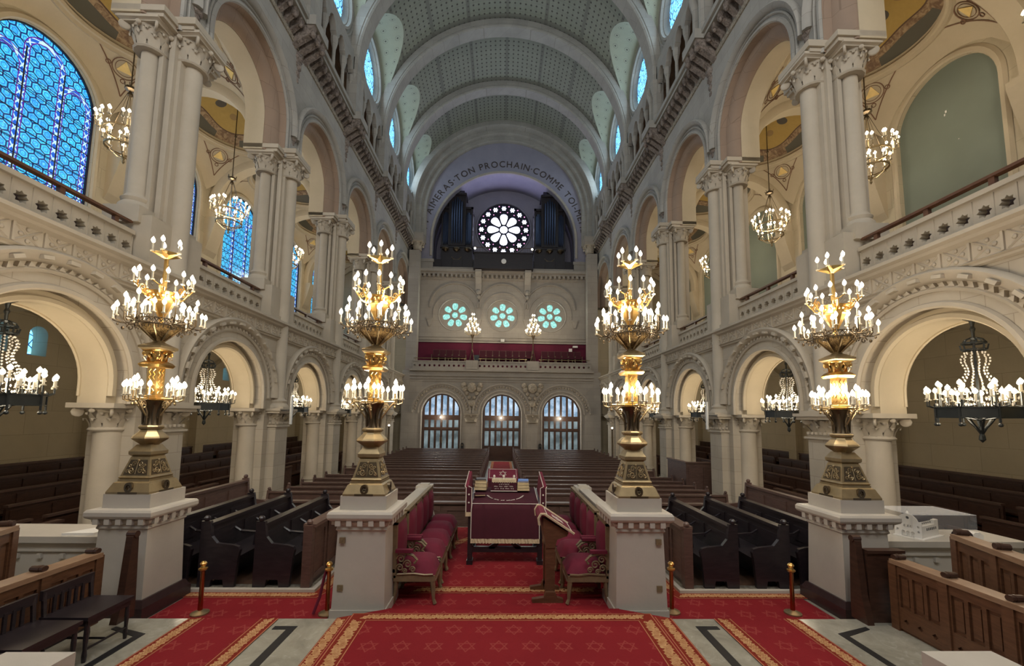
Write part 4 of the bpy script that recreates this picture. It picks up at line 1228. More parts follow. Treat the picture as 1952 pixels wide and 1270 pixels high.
for s in (-1, 1):
    for k in range(-1, 5):
        if first: o = PP; first = False
        else: o = copy_tree(PP)
        o.location = (s*6.4, PY(k), -.44); o.scale = (s, 1, 1)
        if k < 0: o.location.y -= .22
        if k < 0: tag(o, 'limestone pier beside the near platform, just outside the view, %s side' % SD[s], 'pier', 'nave piers')
        else: tag(o, 'limestone pier with half columns rising two storeys, %s from the camera, %s side' % (ORD[k], SD[s]), 'pier', 'nave piers')
for o in [q for q in col.objects if q.name.startswith('stone_pier') and abs(q.location.y-PY(-1)) < .4]:
    for ch in list(o.children):
        if ch.name.split('.')[0] in ('nave_pilaster', 'impost_band') or (ch.name.startswith('capital') and abs(ch.location.x+.18) < .01): bpy.data.objects.remove(ch)
# ================================================================== LAMPS
LIGHTS = []
def plight(name, loc, power, color, size, parent):
    L = bpy.data.lights.new(name, 'POINT'); L.energy = power*LAMP; L.color = color; L.shadow_soft_size = size
    o = bpy.data.objects.new(name, L); col.objects.link(o); o.parent = parent; o.location = loc; return o
def bulb_mesh(sc_=1.0, n=6):
    return MB().lathe([(.001, 0), (.016*sc_, .006*sc_), (.031*sc_, .028*sc_), (.027*sc_, .05*sc_), (.010*sc_, .074*sc_), (.001, .085*sc_)], n, cap=False).build('bulb', 'bulb', smooth=80, mesh_only=True)
BULB = bulb_mesh(); 
def sleeve(mat): return MB().lathe([(.03, -.012), (.034, 0), (.018, .004), (.014, .008), (.014, .09), (.008, .095)], 6).build('candle', mat, smooth=50, mesh_only=True)
SLEEVE = sleeve('ivory')
def candle(parent, x, y, z, k=1.0, name='candle'):
    o = inst(SLEEVE, name, parent, Matrix.Translation((x, y, z)) @ Matrix.Scale(k, 4))
    inst(BULB, 'bulb', o, T(0, 0, .095)); return o
WARM = (1, .82, .59)
def scroll(m, x, y, z, a, r, th=.011, turns=1.3, flip=1):
    pts = []
    for i in range(17):
        t = i/16; an = flip*t*turns*2*PI; rr = r*(1-t*.8)
        u = rr*math.cos(an); v = rr*math.sin(an)
        pts.append((x+u*math.cos(a), y+u*math.sin(a), z+v))
    m.tube(pts, th, 5)
def torchere():
    r = empty('candelabrum'); r.scale = (.8, .8, 1)
    m = MB()
    m.sq([(.295, 0), (.295, .02), (.245, .115), (.215, .13), (.215, .15), (.20, .155)])
    m.build('foot', 'oldbrass', r)
    for i in range(4):
        a = PI/2*i
        m = MB(); m.M = RZ(a)
        m.box(-.13, -.298, .0, .13, -.26, .022)
        m.arch([(.03, -.295), (.055, -.295), (.055, -.25), (.03, -.25)], 0, .07, None, 14, ax='y', a0=0, a1=2*PI)
        for q in range(6): m.tube([(0, -.28, .07), (.045*math.cos(q*PI/3), -.28, .07+.045*math.sin(q*PI/3))], .007, 4)
        m.build('foot_emblem', 'darkbronze', r)
    m = MB(); m.sq([(.205, .155), (.215, .17), (.20, .185), (.135, .39), (.125, .40), (.155, .42), (.157, .455), (.14, .475), (.10, .53)]); m.build('pyramid', 'oldbrass', r)
    for i in range(4):
        m = MB(); m.M = RZ(PI/2*i) @ T(0, -.2015, .185) @ Matrix.Rotation(-.31, 4, 'X')
        m.prism([(-.165, .012), (.165, .012), (.115, .185), (-.115, .185)], -.004, .004, 'y'); m.build('panel_ground', 'darkbronze', r)
        m = MB(); m.M = RZ(PI/2*i) @ T(0, -.208, .19) @ Matrix.Rotation(-.31, 4, 'X') @ Matrix.Scale(1.2, 4)
        for sx in (-1, 1):
            scroll(m, sx*.052, 0, .05, 0, .034, .0065, 1.5, sx); scroll(m, sx*.04, 0, .112, 0, .028, .0055, 1.4, -sx); scroll(m, sx*.098, 0, .04, 0, .02, .005, 1.2, -sx); scroll(m, sx*.078, 0, .095, 0, .018, .005, 1.2, sx)
        m.ball((0, 0, .145), .014, 6, 4); m.tube([(0, 0, .015), (0, 0, .15)], .005, 4)
        m.build('openwork_panel', 'oldbrass', r)
    m = MB(); m.lathe([(.10, .51), (.12, .535), (.215, .59), (.222, .605), (.21, .625), (.14, .68), (.125, .70), (.15, .715), (.155, .735), (.14, .75), (.11, .75)], 8, (0,0,0), PI/8); m.build('knop', 'oldbrass', r)
    m = MB(); m.lathe([(.115, .745), (.095, .79), (.085, .86), (.095, .95), (.14, 1.02), (.16, 1.04)], 8, (0,0,0), PI/8)
    for i in range(8):
        a = 2*PI*i/8; m.tube([(.10*math.cos(a), .10*math.sin(a), .76), (.105*math.cos(a), .105*math.sin(a), .9), (.145*math.cos(a), .145*math.sin(a), .98)], [.014, .018, .01], 5)
    m.build('vase_stem', 'darkbronze', r, smooth=40)
    m = MB(); m.sq([(.13, 1.035), (.15, 1.045), (.15, 1.065), (.12, 1.075)]); m.build('drip_plate', 'brass', r)
    for i in range(4):
        a = PI/2*i; ca, sa = math.cos(a), math.sin(a)
        m = MB(); scroll(m, .17*ca, .17*sa, .985, a, .055, .010, 1.5, 1)
        m.tube([(.07*ca, .07*sa, .83), (.12*ca, .12*sa, .87), (.17*ca, .17*sa, .925), (.26*ca, .26*sa, 1.02), (.31*ca, .31*sa, 1.06)], .011, 5)
        m.tube([(.12*ca, .12*sa, 1.06), (.3*ca, .3*sa, 1.06)], .012, 5)
        b = m.build('bracket_arm', 'oldbrass', r)
        m = MB(); cs = [(.31, 0, 1.17), (.36, .10, 1.10), (.36, -.10, 1.10), (.42, 0, 1.10), (.25, .13, 1.10)][:5]
        for (x, y, z) in cs:
            X, Y = x*ca-y*sa, x*sa+y*ca
            m.tube([(.3*ca, .3*sa, 1.04), ((.3*ca+X)/2, (.3*sa+Y)/2, 1.03), (X, Y, 1.05), (X, Y, z)], .008, 5)
        m.ball((.31*ca, .31*sa, 1.0), .02, 6, 4)
        m.build('candle_branch', 'oldbrass', r)
        for (x, y, z) in cs: candle(r, x*ca-y*sa, x*sa+y*ca, z, .95)
    m = MB(); m.sq([(.085, 1.07), (.085, 1.09), (.072, 1.10), (.072, 1.43), (.085, 1.44), (.085, 1.46)])
    for i in range(4):
        m.M = RZ(PI/2*i)
        for q in (-.03, .03):
            pts = [(q+(.014 if j % 2 else -.014), -.074, 1.12+j*.032) for j in range(10)]
            m.tube(pts, .005, 4)
        m.M = None
    m.build('square_shaft', 'brass', r)
    inst(capital_mesh(.135, .19, 'capital', 'brass', True), 'capital', r, T(0, 0, 1.46))
    m = MB(); m.sq([(.14, 1.64), (.165, 1.655), (.165, 1.68), (.06, 1.73), (.05, 1.74)]); m.build('cap_plate', 'oldbrass', r)
    m = MB(); m.lathe([(.075, 1.73), (.045, 1.76), (.035, 1.8), (.035, 1.95)], 8); m.build('stem', 'oldbrass', r, smooth=40)
    m = MB(); m.lathe([(.055, 1.745), (.06, 1.76), (.255, 1.915), (.26, 1.93), (.245, 1.93), (.05, 1.78)], 8, (0,0,0), PI/8, cap=False)
    m.build('bowl', 'brasscut', r)
    m = MB()
    for i in range(8):
        a = PI/8+PI*i/4; m.tube([(.06*math.cos(a), .06*math.sin(a), 1.75), (.28*math.cos(a), .28*math.sin(a), 1.925)], .011, 5)
    m.build('bowl_ribs', 'oldbrass', r)
    m = MB(); 
    for z, rr in ((1.925, .285), (1.995, .285)): m.lathe([(rr-.01, z-.006), (rr+.01, z-.006), (rr+.01, z+.006), (rr-.01, z+.006)], 32, cap=False)
    for i in range(32):
        a = 2*PI*i/32; b_ = a+2*PI/32
        m.tube([(.285*math.cos(a), .285*math.sin(a), 1.93), (.285*math.cos(b_), .285*math.sin(b_), 1.99)], .006, 4)
        m.tube([(.285*math.cos(b_), .285*math.sin(b_), 1.93), (.285*math.cos(a), .285*math.sin(a), 1.99)], .006, 4)
        m.tube([(.285*math.cos(a), .285*math.sin(a), 1.915), (.285*math.cos(a), .285*math.sin(a), 1.88)], .008, 4)
    m.build('crown_ring', 'darkbronze', r)
    for i in range(6):
        a = 2*PI*i/6+PI/6; ca, sa = math.cos(a), math.sin(a)
        m = MB(); scroll(m, .36*ca, .36*sa, 1.985, a, .055, .009, 1.4, -1); scroll(m, .34*ca, .34*sa, 1.88, a, .04, .008, 1.2, 1)
        m.tube([(.28*ca, .28*sa, 1.93), (.36*ca, .36*sa, 1.92), (.42*ca, .42*sa, 1.97), (.42*ca, .42*sa, 2.12)], .010, 5)
        cs = [(.42, 0, 2.14), (.53, .03, 1.97), (.47, .15, 2.0), (.42, -.14, 2.04), (.30, .13, 2.06)]
        for (x, y, z) in cs[1:]:
            X, Y = x*ca-y*sa, x*sa+y*ca
            m.tube([(.40*ca, .40*sa, 1.93), ((.38*ca+X)/2, (.38*sa+Y)/2, 1.93), (X, Y, 1.95), (X, Y, z)], .007, 5)
        m.ball((.42*ca, .42*sa, 1.87), .022, 6, 4); m.ball((.48*ca, .48*sa, 1.91), .016, 6, 4)
        m.build('candle_branch', 'darkbronze', r)
        for (x, y, z) in cs: candle(r, x*ca-y*sa, x*sa+y*ca, z, .92)
    m = MB(); m.lathe([(.001, 1.96), (.02, 2.0), (.15, 2.22), (.16, 2.24)], 8, cap=False)
    m.build('inner_cone', 'brass', r)
    m = MB()
    m.lathe([(.17, 2.235), (.18, 2.24), (.18, 2.33), (.17, 2.335)], 24, cap=False)
    for z in (2.24, 2.33): m.lathe([(.172, z-.008), (.19, z-.008), (.19, z+.008), (.172, z+.008)], 24, cap=False)
    for i in range(20): a = 2*PI*i/20; m.ball((.182*math.cos(a), .182*math.sin(a), 2.285), .022, 6, 4)
    m.build('upper_ring', 'brass', r)
    for i in range(6):
        a = 2*PI*i/6; ca, sa = math.cos(a), math.sin(a)
        m = MB(); m.tube([(.17*ca, .17*sa, 2.26), (.26*ca, .26*sa, 2.30), (.32*ca, .32*sa, 2.38)], .012, 5); scroll(m, .25*ca, .25*sa, 2.36, a, .04, .008, 1.3, 1)
        m.tube([(.34*ca+.085*sa, .34*sa-.085*ca, 2.42), (.32*ca, .32*sa, 2.37), (.34*ca-.085*sa, .34*sa+.085*ca, 2.42)], .008, 5)
        m.build('upper_branch', 'brass', r)
        for q in (-.085, .085): candle(r, .34*ca-q*sa, .34*sa+q*ca, 2.43, .92)
    m = MB(); m.lathe([(.03, 1.95), (.03, 2.4), (.036, 2.41), (.03, 2.43), (.034, 2.56), (.028, 2.58), (.028, 2.76), (.04, 2.77)], 8); m.build('spire', 'brass', r, smooth=40)
    m = MB(); vs = []
    for i in range(10):
        a = PI*i/5; rr = .2 if i % 2 == 0 else .07; vs.append((rr*math.cos(a), rr*math.sin(a), 2.83 if i % 2 == 0 else 2.80))
    vs += [(0, 0, 2.75), (0, 0, 2.87)]
    m.add(vs, [(i, (i+1) % 10, 11) for i in range(10)]+[((i+1) % 10, i, 10) for i in range(10)]); m.build('top_star', 'brass', r)
    for i in range(5):
        a = 2*PI*i/5; candle(r, .175*math.cos(a), .175*math.sin(a), 2.84, .95)
    for i in range(3):
        a = 2*PI*i/3+PI/2; plight('candle_glow', (.36*math.cos(a), .36*math.sin(a), 2.27), 23, WARM, .07, r)
    for a in (-PI/2+.78, PI/2+.78): plight('candle_glow', (.30*math.cos(a), .30*math.sin(a), 1.30), 18, WARM, .06, r)
    return r
TO = torchere()
TL = [(-4.11, 5.0, 'on the outer pedestal next to the dark low-backed chairs'), (4.15, 5.0, 'on the outer pedestal next to the white model building'),
      (-1.53, 5.0, 'on the inner pedestal across the reading table from the lectern'), (1.57, 5.0, 'on the inner pedestal right behind the lectern')]
for i, (x, y, lb) in enumerate(TL):
    o = TO if i == 0 else copy_tree(TO)
    o.location = (x, y, 1.30)
    tag(o, 'tall gilded candelabrum '+lb, 'candelabrum', 'four gilded candelabra')
# pedestals
def pedestal():
    r = empty('lamp_pedestal')
    m = MB(); m.frus(0, 0, 0, .30, .30, .10, .30, .30).frus(0, 0, .10, .285, .285, .93, .262, .262); m.build('shaft', 'marble', r)
    m = MB(); m.sq([(.262, .92), (.28, .94), (.27, .97), (.30, 1.0), (.31, 1.03)])
    for i in range(4):
        m.M = RZ(PI/2*i)
        for q in range(5): m.prism([(-.275, .97), (-.275, 1.06), (-.335, 1.06), (-.31, 1.0)], -.255+q*.118, -.255+q*.118+.05, 'x' if False else 'y') if False else m.box(-.27+q*.12, -.335, .99, -.215+q*.12, -.27, 1.06)
        m.M = None
    m.sq([(.30, 1.03), (.345, 1.06), (.355, 1.08), (.355, 1.12), (.34, 1.145), (.29, 1.15)]); m.build('cornice', 'marble', r)
    m = MB(); m.sq([(.255, 1.15), (.255, 1.30)]); m.build('lamp_block', 'marble', r)
    return r
PD = pedestal()
for i, (x, y, lb) in enumerate(TL):
    o = copy_tree(PD)
    o.location = (x, y+.02, 0)
    if i < 2:
        m = MB(); m.box(-.34, -.34, 0, .34, .36, .13).frus(0, 0, .13, .34, .34, .2, .305, .305); m.build('plinth', 'darkmarble', o)
    else:
        for z in (.33, .83):
            q = 1 if i == 3 else -1
            m = MB(); m.box(q*.2-.03, -.295, z-.03, q*.2+.03, -.27, z+.03); m.box(q*.2-.008, -.3, z-.008, q*.2+.008, -.29, z+.008); m.build('socket_plate', 'giltwood', o)
    tag(o, ['pale stone pedestal with dark marble foot, next to the dark low-backed chairs', 'pale stone pedestal with dark marble foot, next to the white model building', 'pale stone pedestal without dark foot, across the reading table from the lectern', 'pale stone pedestal without dark foot, right behind the lectern'][i], 'pedestal', 'four candelabrum pedestals')
for ch in list(PD.children): bpy.data.objects.remove(ch)
bpy.data.objects.remove(PD)
# ---------------- lower arcade chandeliers
def iron_chandelier():
    r = empty('iron_chandelier')   # origin at the arch soffit, hangs down 1.65
    m = MB(); m.lathe([(.09, 0), (.09, -.015), (.03, -.05), (.018, -.12), (.03, -.16), (.018, -.2), (.016, -.33)], 8); m.build('ceiling_rose', 'iron', r)
    m = MB()
    for z in (-.36, -.45): m.lathe([(.115, z-.01), (.13, z-.01), (.13, z+.01), (.115, z+.01)], 12, cap=False)
    for i in range(6): a = PI*i/3; m.tube([(.02*math.cos(a), .02*math.sin(a), -.28), (.09*math.cos(a), .09*math.sin(a), -.31), (.12*math.cos(a), .12*math.sin(a), -.36)], .010, 4)
    m.lathe([(.01, -.27), (.05, -.285), (.02, -.31)], 8)
    for i in range(8): a = PI*i/4; m.tube([(.12*math.cos(a), .12*math.sin(a), -.45), (.135*math.cos(a), .135*math.sin(a), -.38)], .012, 4)
    m.build('crown', 'iron', r)
    m = MB(); m.tube([(0, 0, -.3), (0, 0, -1.5)], .014, 6); m.build('rod', 'iron', r)
    m = MB()
    for i in range(12):
        a = PI*i/6
        for j in range(13):
            t = j/12; rr = .10+.06*t+.03*math.sin(t*9); m.lathe([(.001, -.015), (.015, 0), (.001, .015)], 4, (rr*math.cos(a), rr*math.sin(a), -.49-t*.5))
    for i in range(12):
        a = PI*i/6
        for rr, z in ((.22, -.98), (.3, -1.03), (.36, -1.12), (.26, -1.12), (.3, -1.2), (.42, -1.2), (.18, -1.2), (.38, -1.3)): m.lathe([(.001, -.02), (.015, 0), (.001, .02)], 4, (rr*math.cos(a), rr*math.sin(a), z))
    tag(m.build('crystal_drops', 'crystal', r), kind='stuff')
    m = MB()
    for z in (-1.25, -1.38): m.lathe([(.44, z-.008), (.46, z-.008), (.46, z+.008), (.44, z+.008)], 8, (0,0,0), PI/8, cap=False)
    m.lathe([(.447, -1.38), (.447, -1.25), (.444, -1.25), (.444, -1.38)], 8, (0,0,0), PI/8, cap=False)
    for i in range(8):
        a = PI*i/4+PI/8; x, y = .45*math.cos(a), .45*math.sin(a)
        m.tube([(x, y, -1.2), (x, y, -1.45)], .013, 5); m.ball((x, y, -1.48), .026, 6, 4)
        m.tube([(x, y, -1.38), (x*.6, y*.6, -1.36), (0, 0, -1.42)], .008, 4)
    m.build('octagonal_ring', 'iron', r)
    m = MB()
    for i in range(6):
        a = PI*i/3; ca, sa = math.cos(a), math.sin(a)
        m.tube([(0, 0, -1.62), (.05*ca, .05*sa, -1.52), (.10*ca, .10*sa, -1.45), (.13*ca, .13*sa, -1.40), (.10*ca, .10*sa, -1.37)], .012, 4)
    m.lathe([(.001, -1.72), (.035, -1.68), (.03, -1.63), (.02, -1.6), (.03, -1.55), (.02, -1.5)], 8)
    m.build('finial', 'iron', r)
    for i in range(8):
        a = PI*i/4+PI/8; ca, sa = math.cos(a), math.sin(a)
        m = MB(); cs = [(.40, 0, -1.04), (.53, .07, -1.14), (.50, -.08, -1.11), (.30, .10, -1.16)]
        for (x, y, z) in cs:
            X, Y = x*ca-y*sa, x*sa+y*ca
            m.tube([(.44*ca, .44*sa, -1.25), ((.44*ca+X)/2, (.44*sa+Y)/2, -1.24), (X, Y, -1.22), (X, Y, z)], .008, 4)
        m.build('candle_branch', 'iron', r)
        for (x, y, z) in cs: candle(r, x*ca-y*sa, x*sa+y*ca, z, .95)
    plight('candle_glow', (0, 0, -1.12), 60, WARM, .2, r)
    return r
IC = iron_chandelier(); first = True
for s in (-1, 1):
    for k in range(-1, 4):
        if first: o = IC; first = False
        else: o = copy_tree(IC)
        o.location = (s*6.5, BY(k)-.26, 3.655); o.rotation_euler = (0, 0, .1*k)
        tag(o, 'iron ring chandelier with glass drops, %s ground-floor arch from the camera, %s side' % (ORD[k+1], SD[s]), 'chandelier', 'iron chandeliers of the lower arcade')
# ---------------- gallery chandeliers
def gal_chandelier():
    r = empty('gallery_chandelier')   # origin at the dome, hangs 4.4
    m = MB(); m.tube([(0, 0, .38), (0, 0, -2.45)], .014, 6); m.lathe([(.10, .38), (.08, .33), (.02, .30)], 8); m.ball((0, 0, -.9), .04, 8, 5); m.build('rod', 'darkbronze', r)
    m = MB(); m.lathe([(.02, -2.3), (.11, -2.36), (.12, -2.42), (.03, -2.46), (.05, -2.55), (.02, -2.6)], 8)
    for i in range(6): a = PI*i/3; m.tube([(.1*math.cos(a), .1*math.sin(a), -2.4), (.13*math.cos(a), .13*math.sin(a), -2.3)], .012, 4)
    m.build('crown', 'darkbronze', r)
    m = MB()
    for i in range(6):
        a = PI*i/3; m.tube([(.04*math.cos(a), .04*math.sin(a), -2.5), (.2*math.cos(a), .2*math.sin(a), -3.0), (.40*math.cos(a), .40*math.sin(a), -3.55)], .007, 4)
    m.build('chains', 'darkbronze', r)
    m = MB()
    for z, rr in ((-3.55, .42), (-3.92, .36)): m.lathe([(rr-.012, z-.02), (rr+.012, z-.02), (rr+.012, z+.02), (rr-.012, z+.02)], 20, cap=False)
    m.tube([(0, 0, -2.5), (0, 0, -4.1)], .012, 5)
    for i in range(6):
        a = PI*i/3; m.tube([(.42*math.cos(a), .42*math.sin(a), -3.55), (.36*math.cos(a), .36*math.sin(a), -3.92), (.14*math.cos(a), .14*math.sin(a), -4.12), (0, 0, -4.16)], .010, 4)
    m.lathe([(.001, -4.3), (.03, -4.25), (.02, -4.2), (.05, -4.14), (.05, -4.1)], 8)
    m.build('ring_frame', 'oldbrass', r)
    for i in range(8):
        a = PI*i/4; ca, sa = math.cos(a), math.sin(a); m = MB()
        cs = [(.46, 0, -3.34), (.54, .09, -3.42), (.52, -.10, -3.40), (.38, .0, -3.80)]
        for (x, y, z) in cs:
            X, Y = x*ca-y*sa, x*sa+y*ca; zz = -3.55 if z > -3.6 else -3.92
            m.tube([(.40*ca, .40*sa, zz), ((.44*ca+X)/2, (.44*sa+Y)/2, zz-.03), (X, Y, zz+.02), (X, Y, z)], .008, 4)
        m.build('candle_branch', 'oldbrass', r)
        for (x, y, z) in cs: candle(r, x*ca-y*sa, x*sa+y*ca, z, 1.15)
    m = MB()
    for i in range(10):
        a = PI*i/5
        for rr, z in ((.3, -3.7), (.25, -4.0)): m.lathe([(.001, -.03), (.015, 0), (.001, .03)], 4, (rr*math.cos(a), rr*math.sin(a), z))
    tag(m.build('crystal_drops', 'crystal', r), kind='stuff')
    plight('candle_glow', (.0, .0, -3.32), 95, WARM, .2, r)
    return r
GC = gal_chandelier(); first = True
for s in (-1, 1):
    for k in range(-1, 4):
        if first: o = GC; first = False
        else: o = copy_tree(GC)
        o.location = (s*9.05, BY(k), 12.34); o.rotation_euler = (0, 0, .17*k)
        tag(o, 'bronze chandelier on a long rod below the %s painted dome from the camera, %s gallery' % (ORD[k+1], SD[s]), 'chandelier', 'gallery chandeliers')
# ---------------- end balcony lamps
def balcony_lamp():
    r = empty('balcony_candelabrum')
    m = MB()
    for i in range(4): a = PI/4+PI/2*i; m.tube([(.2*math.cos(a), .2*math.sin(a), 0), (.06*math.cos(a), .06*math.sin(a), .5), (.03*math.cos(a), .03*math.sin(a), .7)], .018, 4)
    m.lathe([(.035, .5), (.05, .6), (.03, .7), (.028, 1.35), (.05, 1.4), (.12, 1.6), (.05, 1.65), (.03, 1.7), (.03, 2.7)], 8); m.build('stand', 'darkbronze', r)
    for (R_, z, n) in ((.46, 1.75, 10), (.33, 2.05, 8), (.2, 2.4, 6), (.08, 2.7, 3)):
        m = MB()
        for i in range(n):
            a = 2*PI*i/n; m.tube([(.03*math.cos(a), .03*math.sin(a), z-.15), (R_*.7*math.cos(a), R_*.7*math.sin(a), z-.14), (R_*math.cos(a), R_*math.sin(a), z)], .012, 4)
        m.build('candle_branch', 'oldbrass', r)
        for i in range(n):
            a = 2*PI*i/n; candle(r, R_*math.cos(a), R_*math.sin(a), z, 1.4)
    plight('candle_glow', (0, -.6, 2.0), 110, WARM, .15, r)
    return r
BL = balcony_lamp()
for i, x in enumerate((-1.85, 1.88)):
    o = BL if i == 0 else copy_tree(BL)
    o.location = (x, DY-.04, 5.6)
    tag(o, 'small lit candelabrum on the end balcony balustrade, %s' % ('beside the dark louvred box' if i == 0 else 'farther from the dark louvred box'), 'candelabrum', 'balcony candelabra')
# ================================================================== CARPETS
def flat(poly, z, name, mat, uvf=None, t=.008):
    m = MB(); m.prism(poly, z, z+t, 'z')
    if uvf:
        for i, v in enumerate(m.v): m.uv[i] = uvf(v)
    return m.build(name, mat)
def borderstrip(pts_in, pts_out, z, t=.009):
    """strip between two polylines, uv = (length, 0..1)"""
    m = MB(); acc = 0; vs = []; uv = []
    for i, (a, b) in enumerate(zip(pts_in, pts_out)):
        if i: acc += math.hypot(a[0]-pts_in[i-1][0], a[1]-pts_in[i-1][1])
        vs += [(a[0], a[1], z+t), (b[0], b[1], z+t)]; uv += [(acc, 0), (acc, 1)]
    m.add(vs, [(2*i, 2*i+1, 2*i+3, 2*i+2) for i in range(len(pts_in)-1)], uv)
    return m
def leaves(parent, a, b, w_, z, flip=1):
    a = Vector(a); b = Vector(b); L = (b-a).length; d = (b-a)/L; n = Vector((-d.y, d.x))*flip
    st_ = w_*1.02; N_ = max(1, int(L/st_)); m = MB(); q = MB()
    for i in range(N_):
        o = a+d*((i+.5)*L/N_)
        sp = []
        for j in range(19):
            t = j/18; sp.append(o+d*((t-.5)*w_*1.45)+n*w_*(.34*math.sin((t-.5)*2.4)+.05*math.sin(t*6)))
        vs = []
        for j, p in enumerate(sp):
            t = j/18; tn = (sp[min(j+1, 18)]-sp[max(j-1, 0)]).normalized(); nn = Vector((-tn.y, tn.x))
            hw = w_*(.06+.32*math.sin(PI*min(1, t*1.05))**.8)*(1-.38*abs(math.sin(t*PI*4.5)))
            for e in (-1, 0, 1): vs.append((*(p+nn*hw*e+tn*abs(e)*w_*.06), z+(.0015 if e == 0 else 0)))
        m.add(vs, [(j*3+e, j*3+e+1, j*3+e+4, j*3+e+3) for j in range(18) for e in (0, 1)])
        for j in range(2, 17, 2):
            p = sp[j]; tn = (sp[j+1]-sp[j-1]).normalized(); nn = Vector((-tn.y, tn.x))
            for e in (-1, 1):
                u = p+nn*e*w_*.15+tn*w_*.12; dd = (u-p).normalized(); k_ = Vector((-dd.y, dd.x))*w_*.011
                q.add([(*(p-k_), z+.002), (*(u-k_), z+.002), (*(u+k_), z+.002), (*(p+k_), z+.002)], [(0, 1, 2, 3)])
        c = o+d*w_*.42-n*w_*.20; pts = circ(c.x, c.y, w_*.13, 12); inn = circ(c.x, c.y, w_*.065, 12)
        m.plate(pts, [inn], z-.001, z+.0008, ax='z')
    m.build('leaf_pattern', 'leaf', parent); q.build('leaf_veins', 'ground', parent)
# big foreground carpet
rt_ = flat([(-1.64, -2), (1.76, -2), (1.80, 4.50), (1.31, 4.705), (-1.19, 4.705), (-1.66, 4.50)], .12, 'carpet', 'carpet')
tag(rt_, 'wide red carpet strewn with stars and edged in golden leaves, in the foreground centre', 'carpet')
m = borderstrip([(-1.28, -2), (-1.34, 4.44), (1.43, 4.44), (1.40, -2)], [(-1.47, -2), (-1.53, 4.60), (1.62, 4.60), (1.59, -2)], .12)
m.build('leaf_border', 'ground', rt_)
leaves(rt_, (-1.39, 1.2), (-1.43, 4.42), .15, .131); leaves(rt_, (1.51, 1.2), (1.525, 4.42), .15, .131, -1); leaves(rt_, (-1.4, 4.52), (1.5, 4.52), .125, .131)
m = borderstrip([(-1.48, -2), (-1.54, 4.53)], [(-1.64, -2), (-1.66, 4.50)], .12); m2 = borderstrip([(1.60, -2), (1.63, 4.53)], [(1.76, -2), (1.80, 4.50)], .12)
m.add(m2.v, m2.f, [m2.uv[i] for i in range(len(m2.v))]); m.build('outer_border', 'ground', rt_)
leaves(rt_, (-1.56, 1.2), (-1.60, 4.46), .125, .131); leaves(rt_, (1.68, 1.2), (1.715, 4.46), .125, .131, -1)
m = borderstrip([(-1.36, 4.60), (-1.2, 4.68), (1.3, 4.68), (1.5, 4.60)], [(-1.5, 4.55), (-1.16, 4.715), (1.27, 4.715), (1.7, 4.53)], .12)
m = MB(); m.box(-1.19, 4.70, .002, 1.31, 4.716, .128); m.build('carpet_edge', 'carpet', rt_)
# reading-platform carpet
rp = flat([(-1.28, 4.72), (1.40, 4.72), (1.36, 7.9), (1.1, 8.5), (-1.0, 8.5), (-1.24, 7.9)], .0, 'carpet', 'carpet')
tag(rp, 'crimson star carpet under the reading table and the velvet chairs', 'carpet')
borderstrip([(-1.1, 5.6), (1.25, 5.6)], [(-1.1, 5.39), (1.25, 5.39)], .0, .012).build('leaf_border', 'ground', rp)
leaves(rp, (-1.05, 5.495), (1.2, 5.495), .17, .014)
borderstrip([(-1.15, 7.15), (-.45, 7.95)], [(-1.15, 6.9), (-.35, 7.75)], .0, .012).build('leaf_border', 'border', rp); borderstrip([(1.25, 7.15), (.58, 7.95)], [(1.25, 6.9), (.5, 7.75)], .0, .012).build('leaf_border', 'border', rp)
for s in (-1, 1):
    # side runner on the near platform and cross carpet below it
    a, b, c_, d_ = (2.98, 2.42, 3.05, 2.62) if s > 0 else (2.94, 2.40, 2.96, 2.42)
    sd = 'model building' if s > 0 else 'dark stools'
    r1 = flat([(s*2.42, -2), (s*2.98, -2), (s*2.98, 4.49), (s*2.42, 4.49)], .12, 'carpet_runner', 'carpet')
    tag(r1, 'narrow red carpet runner with leaf borders on the side of the %s' % sd, 'carpet', 'side runners')
    for e0, e1 in ((2.42, 2.24), (2.98, 3.14)): borderstrip([(s*e0, -2), (s*e0, 4.49)], [(s*e1, -2), (s*e1, 4.49)], .12).build('leaf_border', 'ground', r1); leaves(r1, (s*(e0+e1)/2, 1.5), (s*(e0+e1)/2, 4.46), .13, .131, s)
    r2 = flat([(s*1.86, 4.5), (s*3.75, 4.5), (s*3.75, 5.28), (s*2.2, 5.28), (s*2.14, 5.4), (s*2.14, 8.0), (s*1.86, 8.0)] , .0, 'carpet', 'carpet')
    tag(r2, 'red carpet of the cross aisle below the side pews, %s side' % sd, 'carpet', 'cross aisle carpets')
    borderstrip([(s*3.9, 5.25), (s*2.2, 5.25), (s*2.13, 5.4), (s*2.13, 8.0)], [(s*3.9, 5.4), (s*2.28, 5.4), (s*2.28, 5.48), (s*2.28, 8.0)], .0, .012).build('leaf_border', 'ground', r2); leaves(r2, (s*2.25, 5.33), (s*3.85, 5.33), .12, .014); leaves(r2, (s*2.205, 5.5), (s*2.205, 7.9), .12, .014)
ra = flat([(-.40, 8.56), (.48, 8.56), (.48, 24.9), (-.40, 24.9)], NZ, 'aisle_carpet', 'carpet')
tag(ra, 'long red carpet down the central aisle to the middle door', 'carpet')
for e0, e1 in ((-.40, -.54), (.48, .62)): borderstrip([(e0, 8.56), (e0, 24.9)], [(e1, 8.56), (e1, 24.9)], NZ).build('leaf_border', 'border', ra)
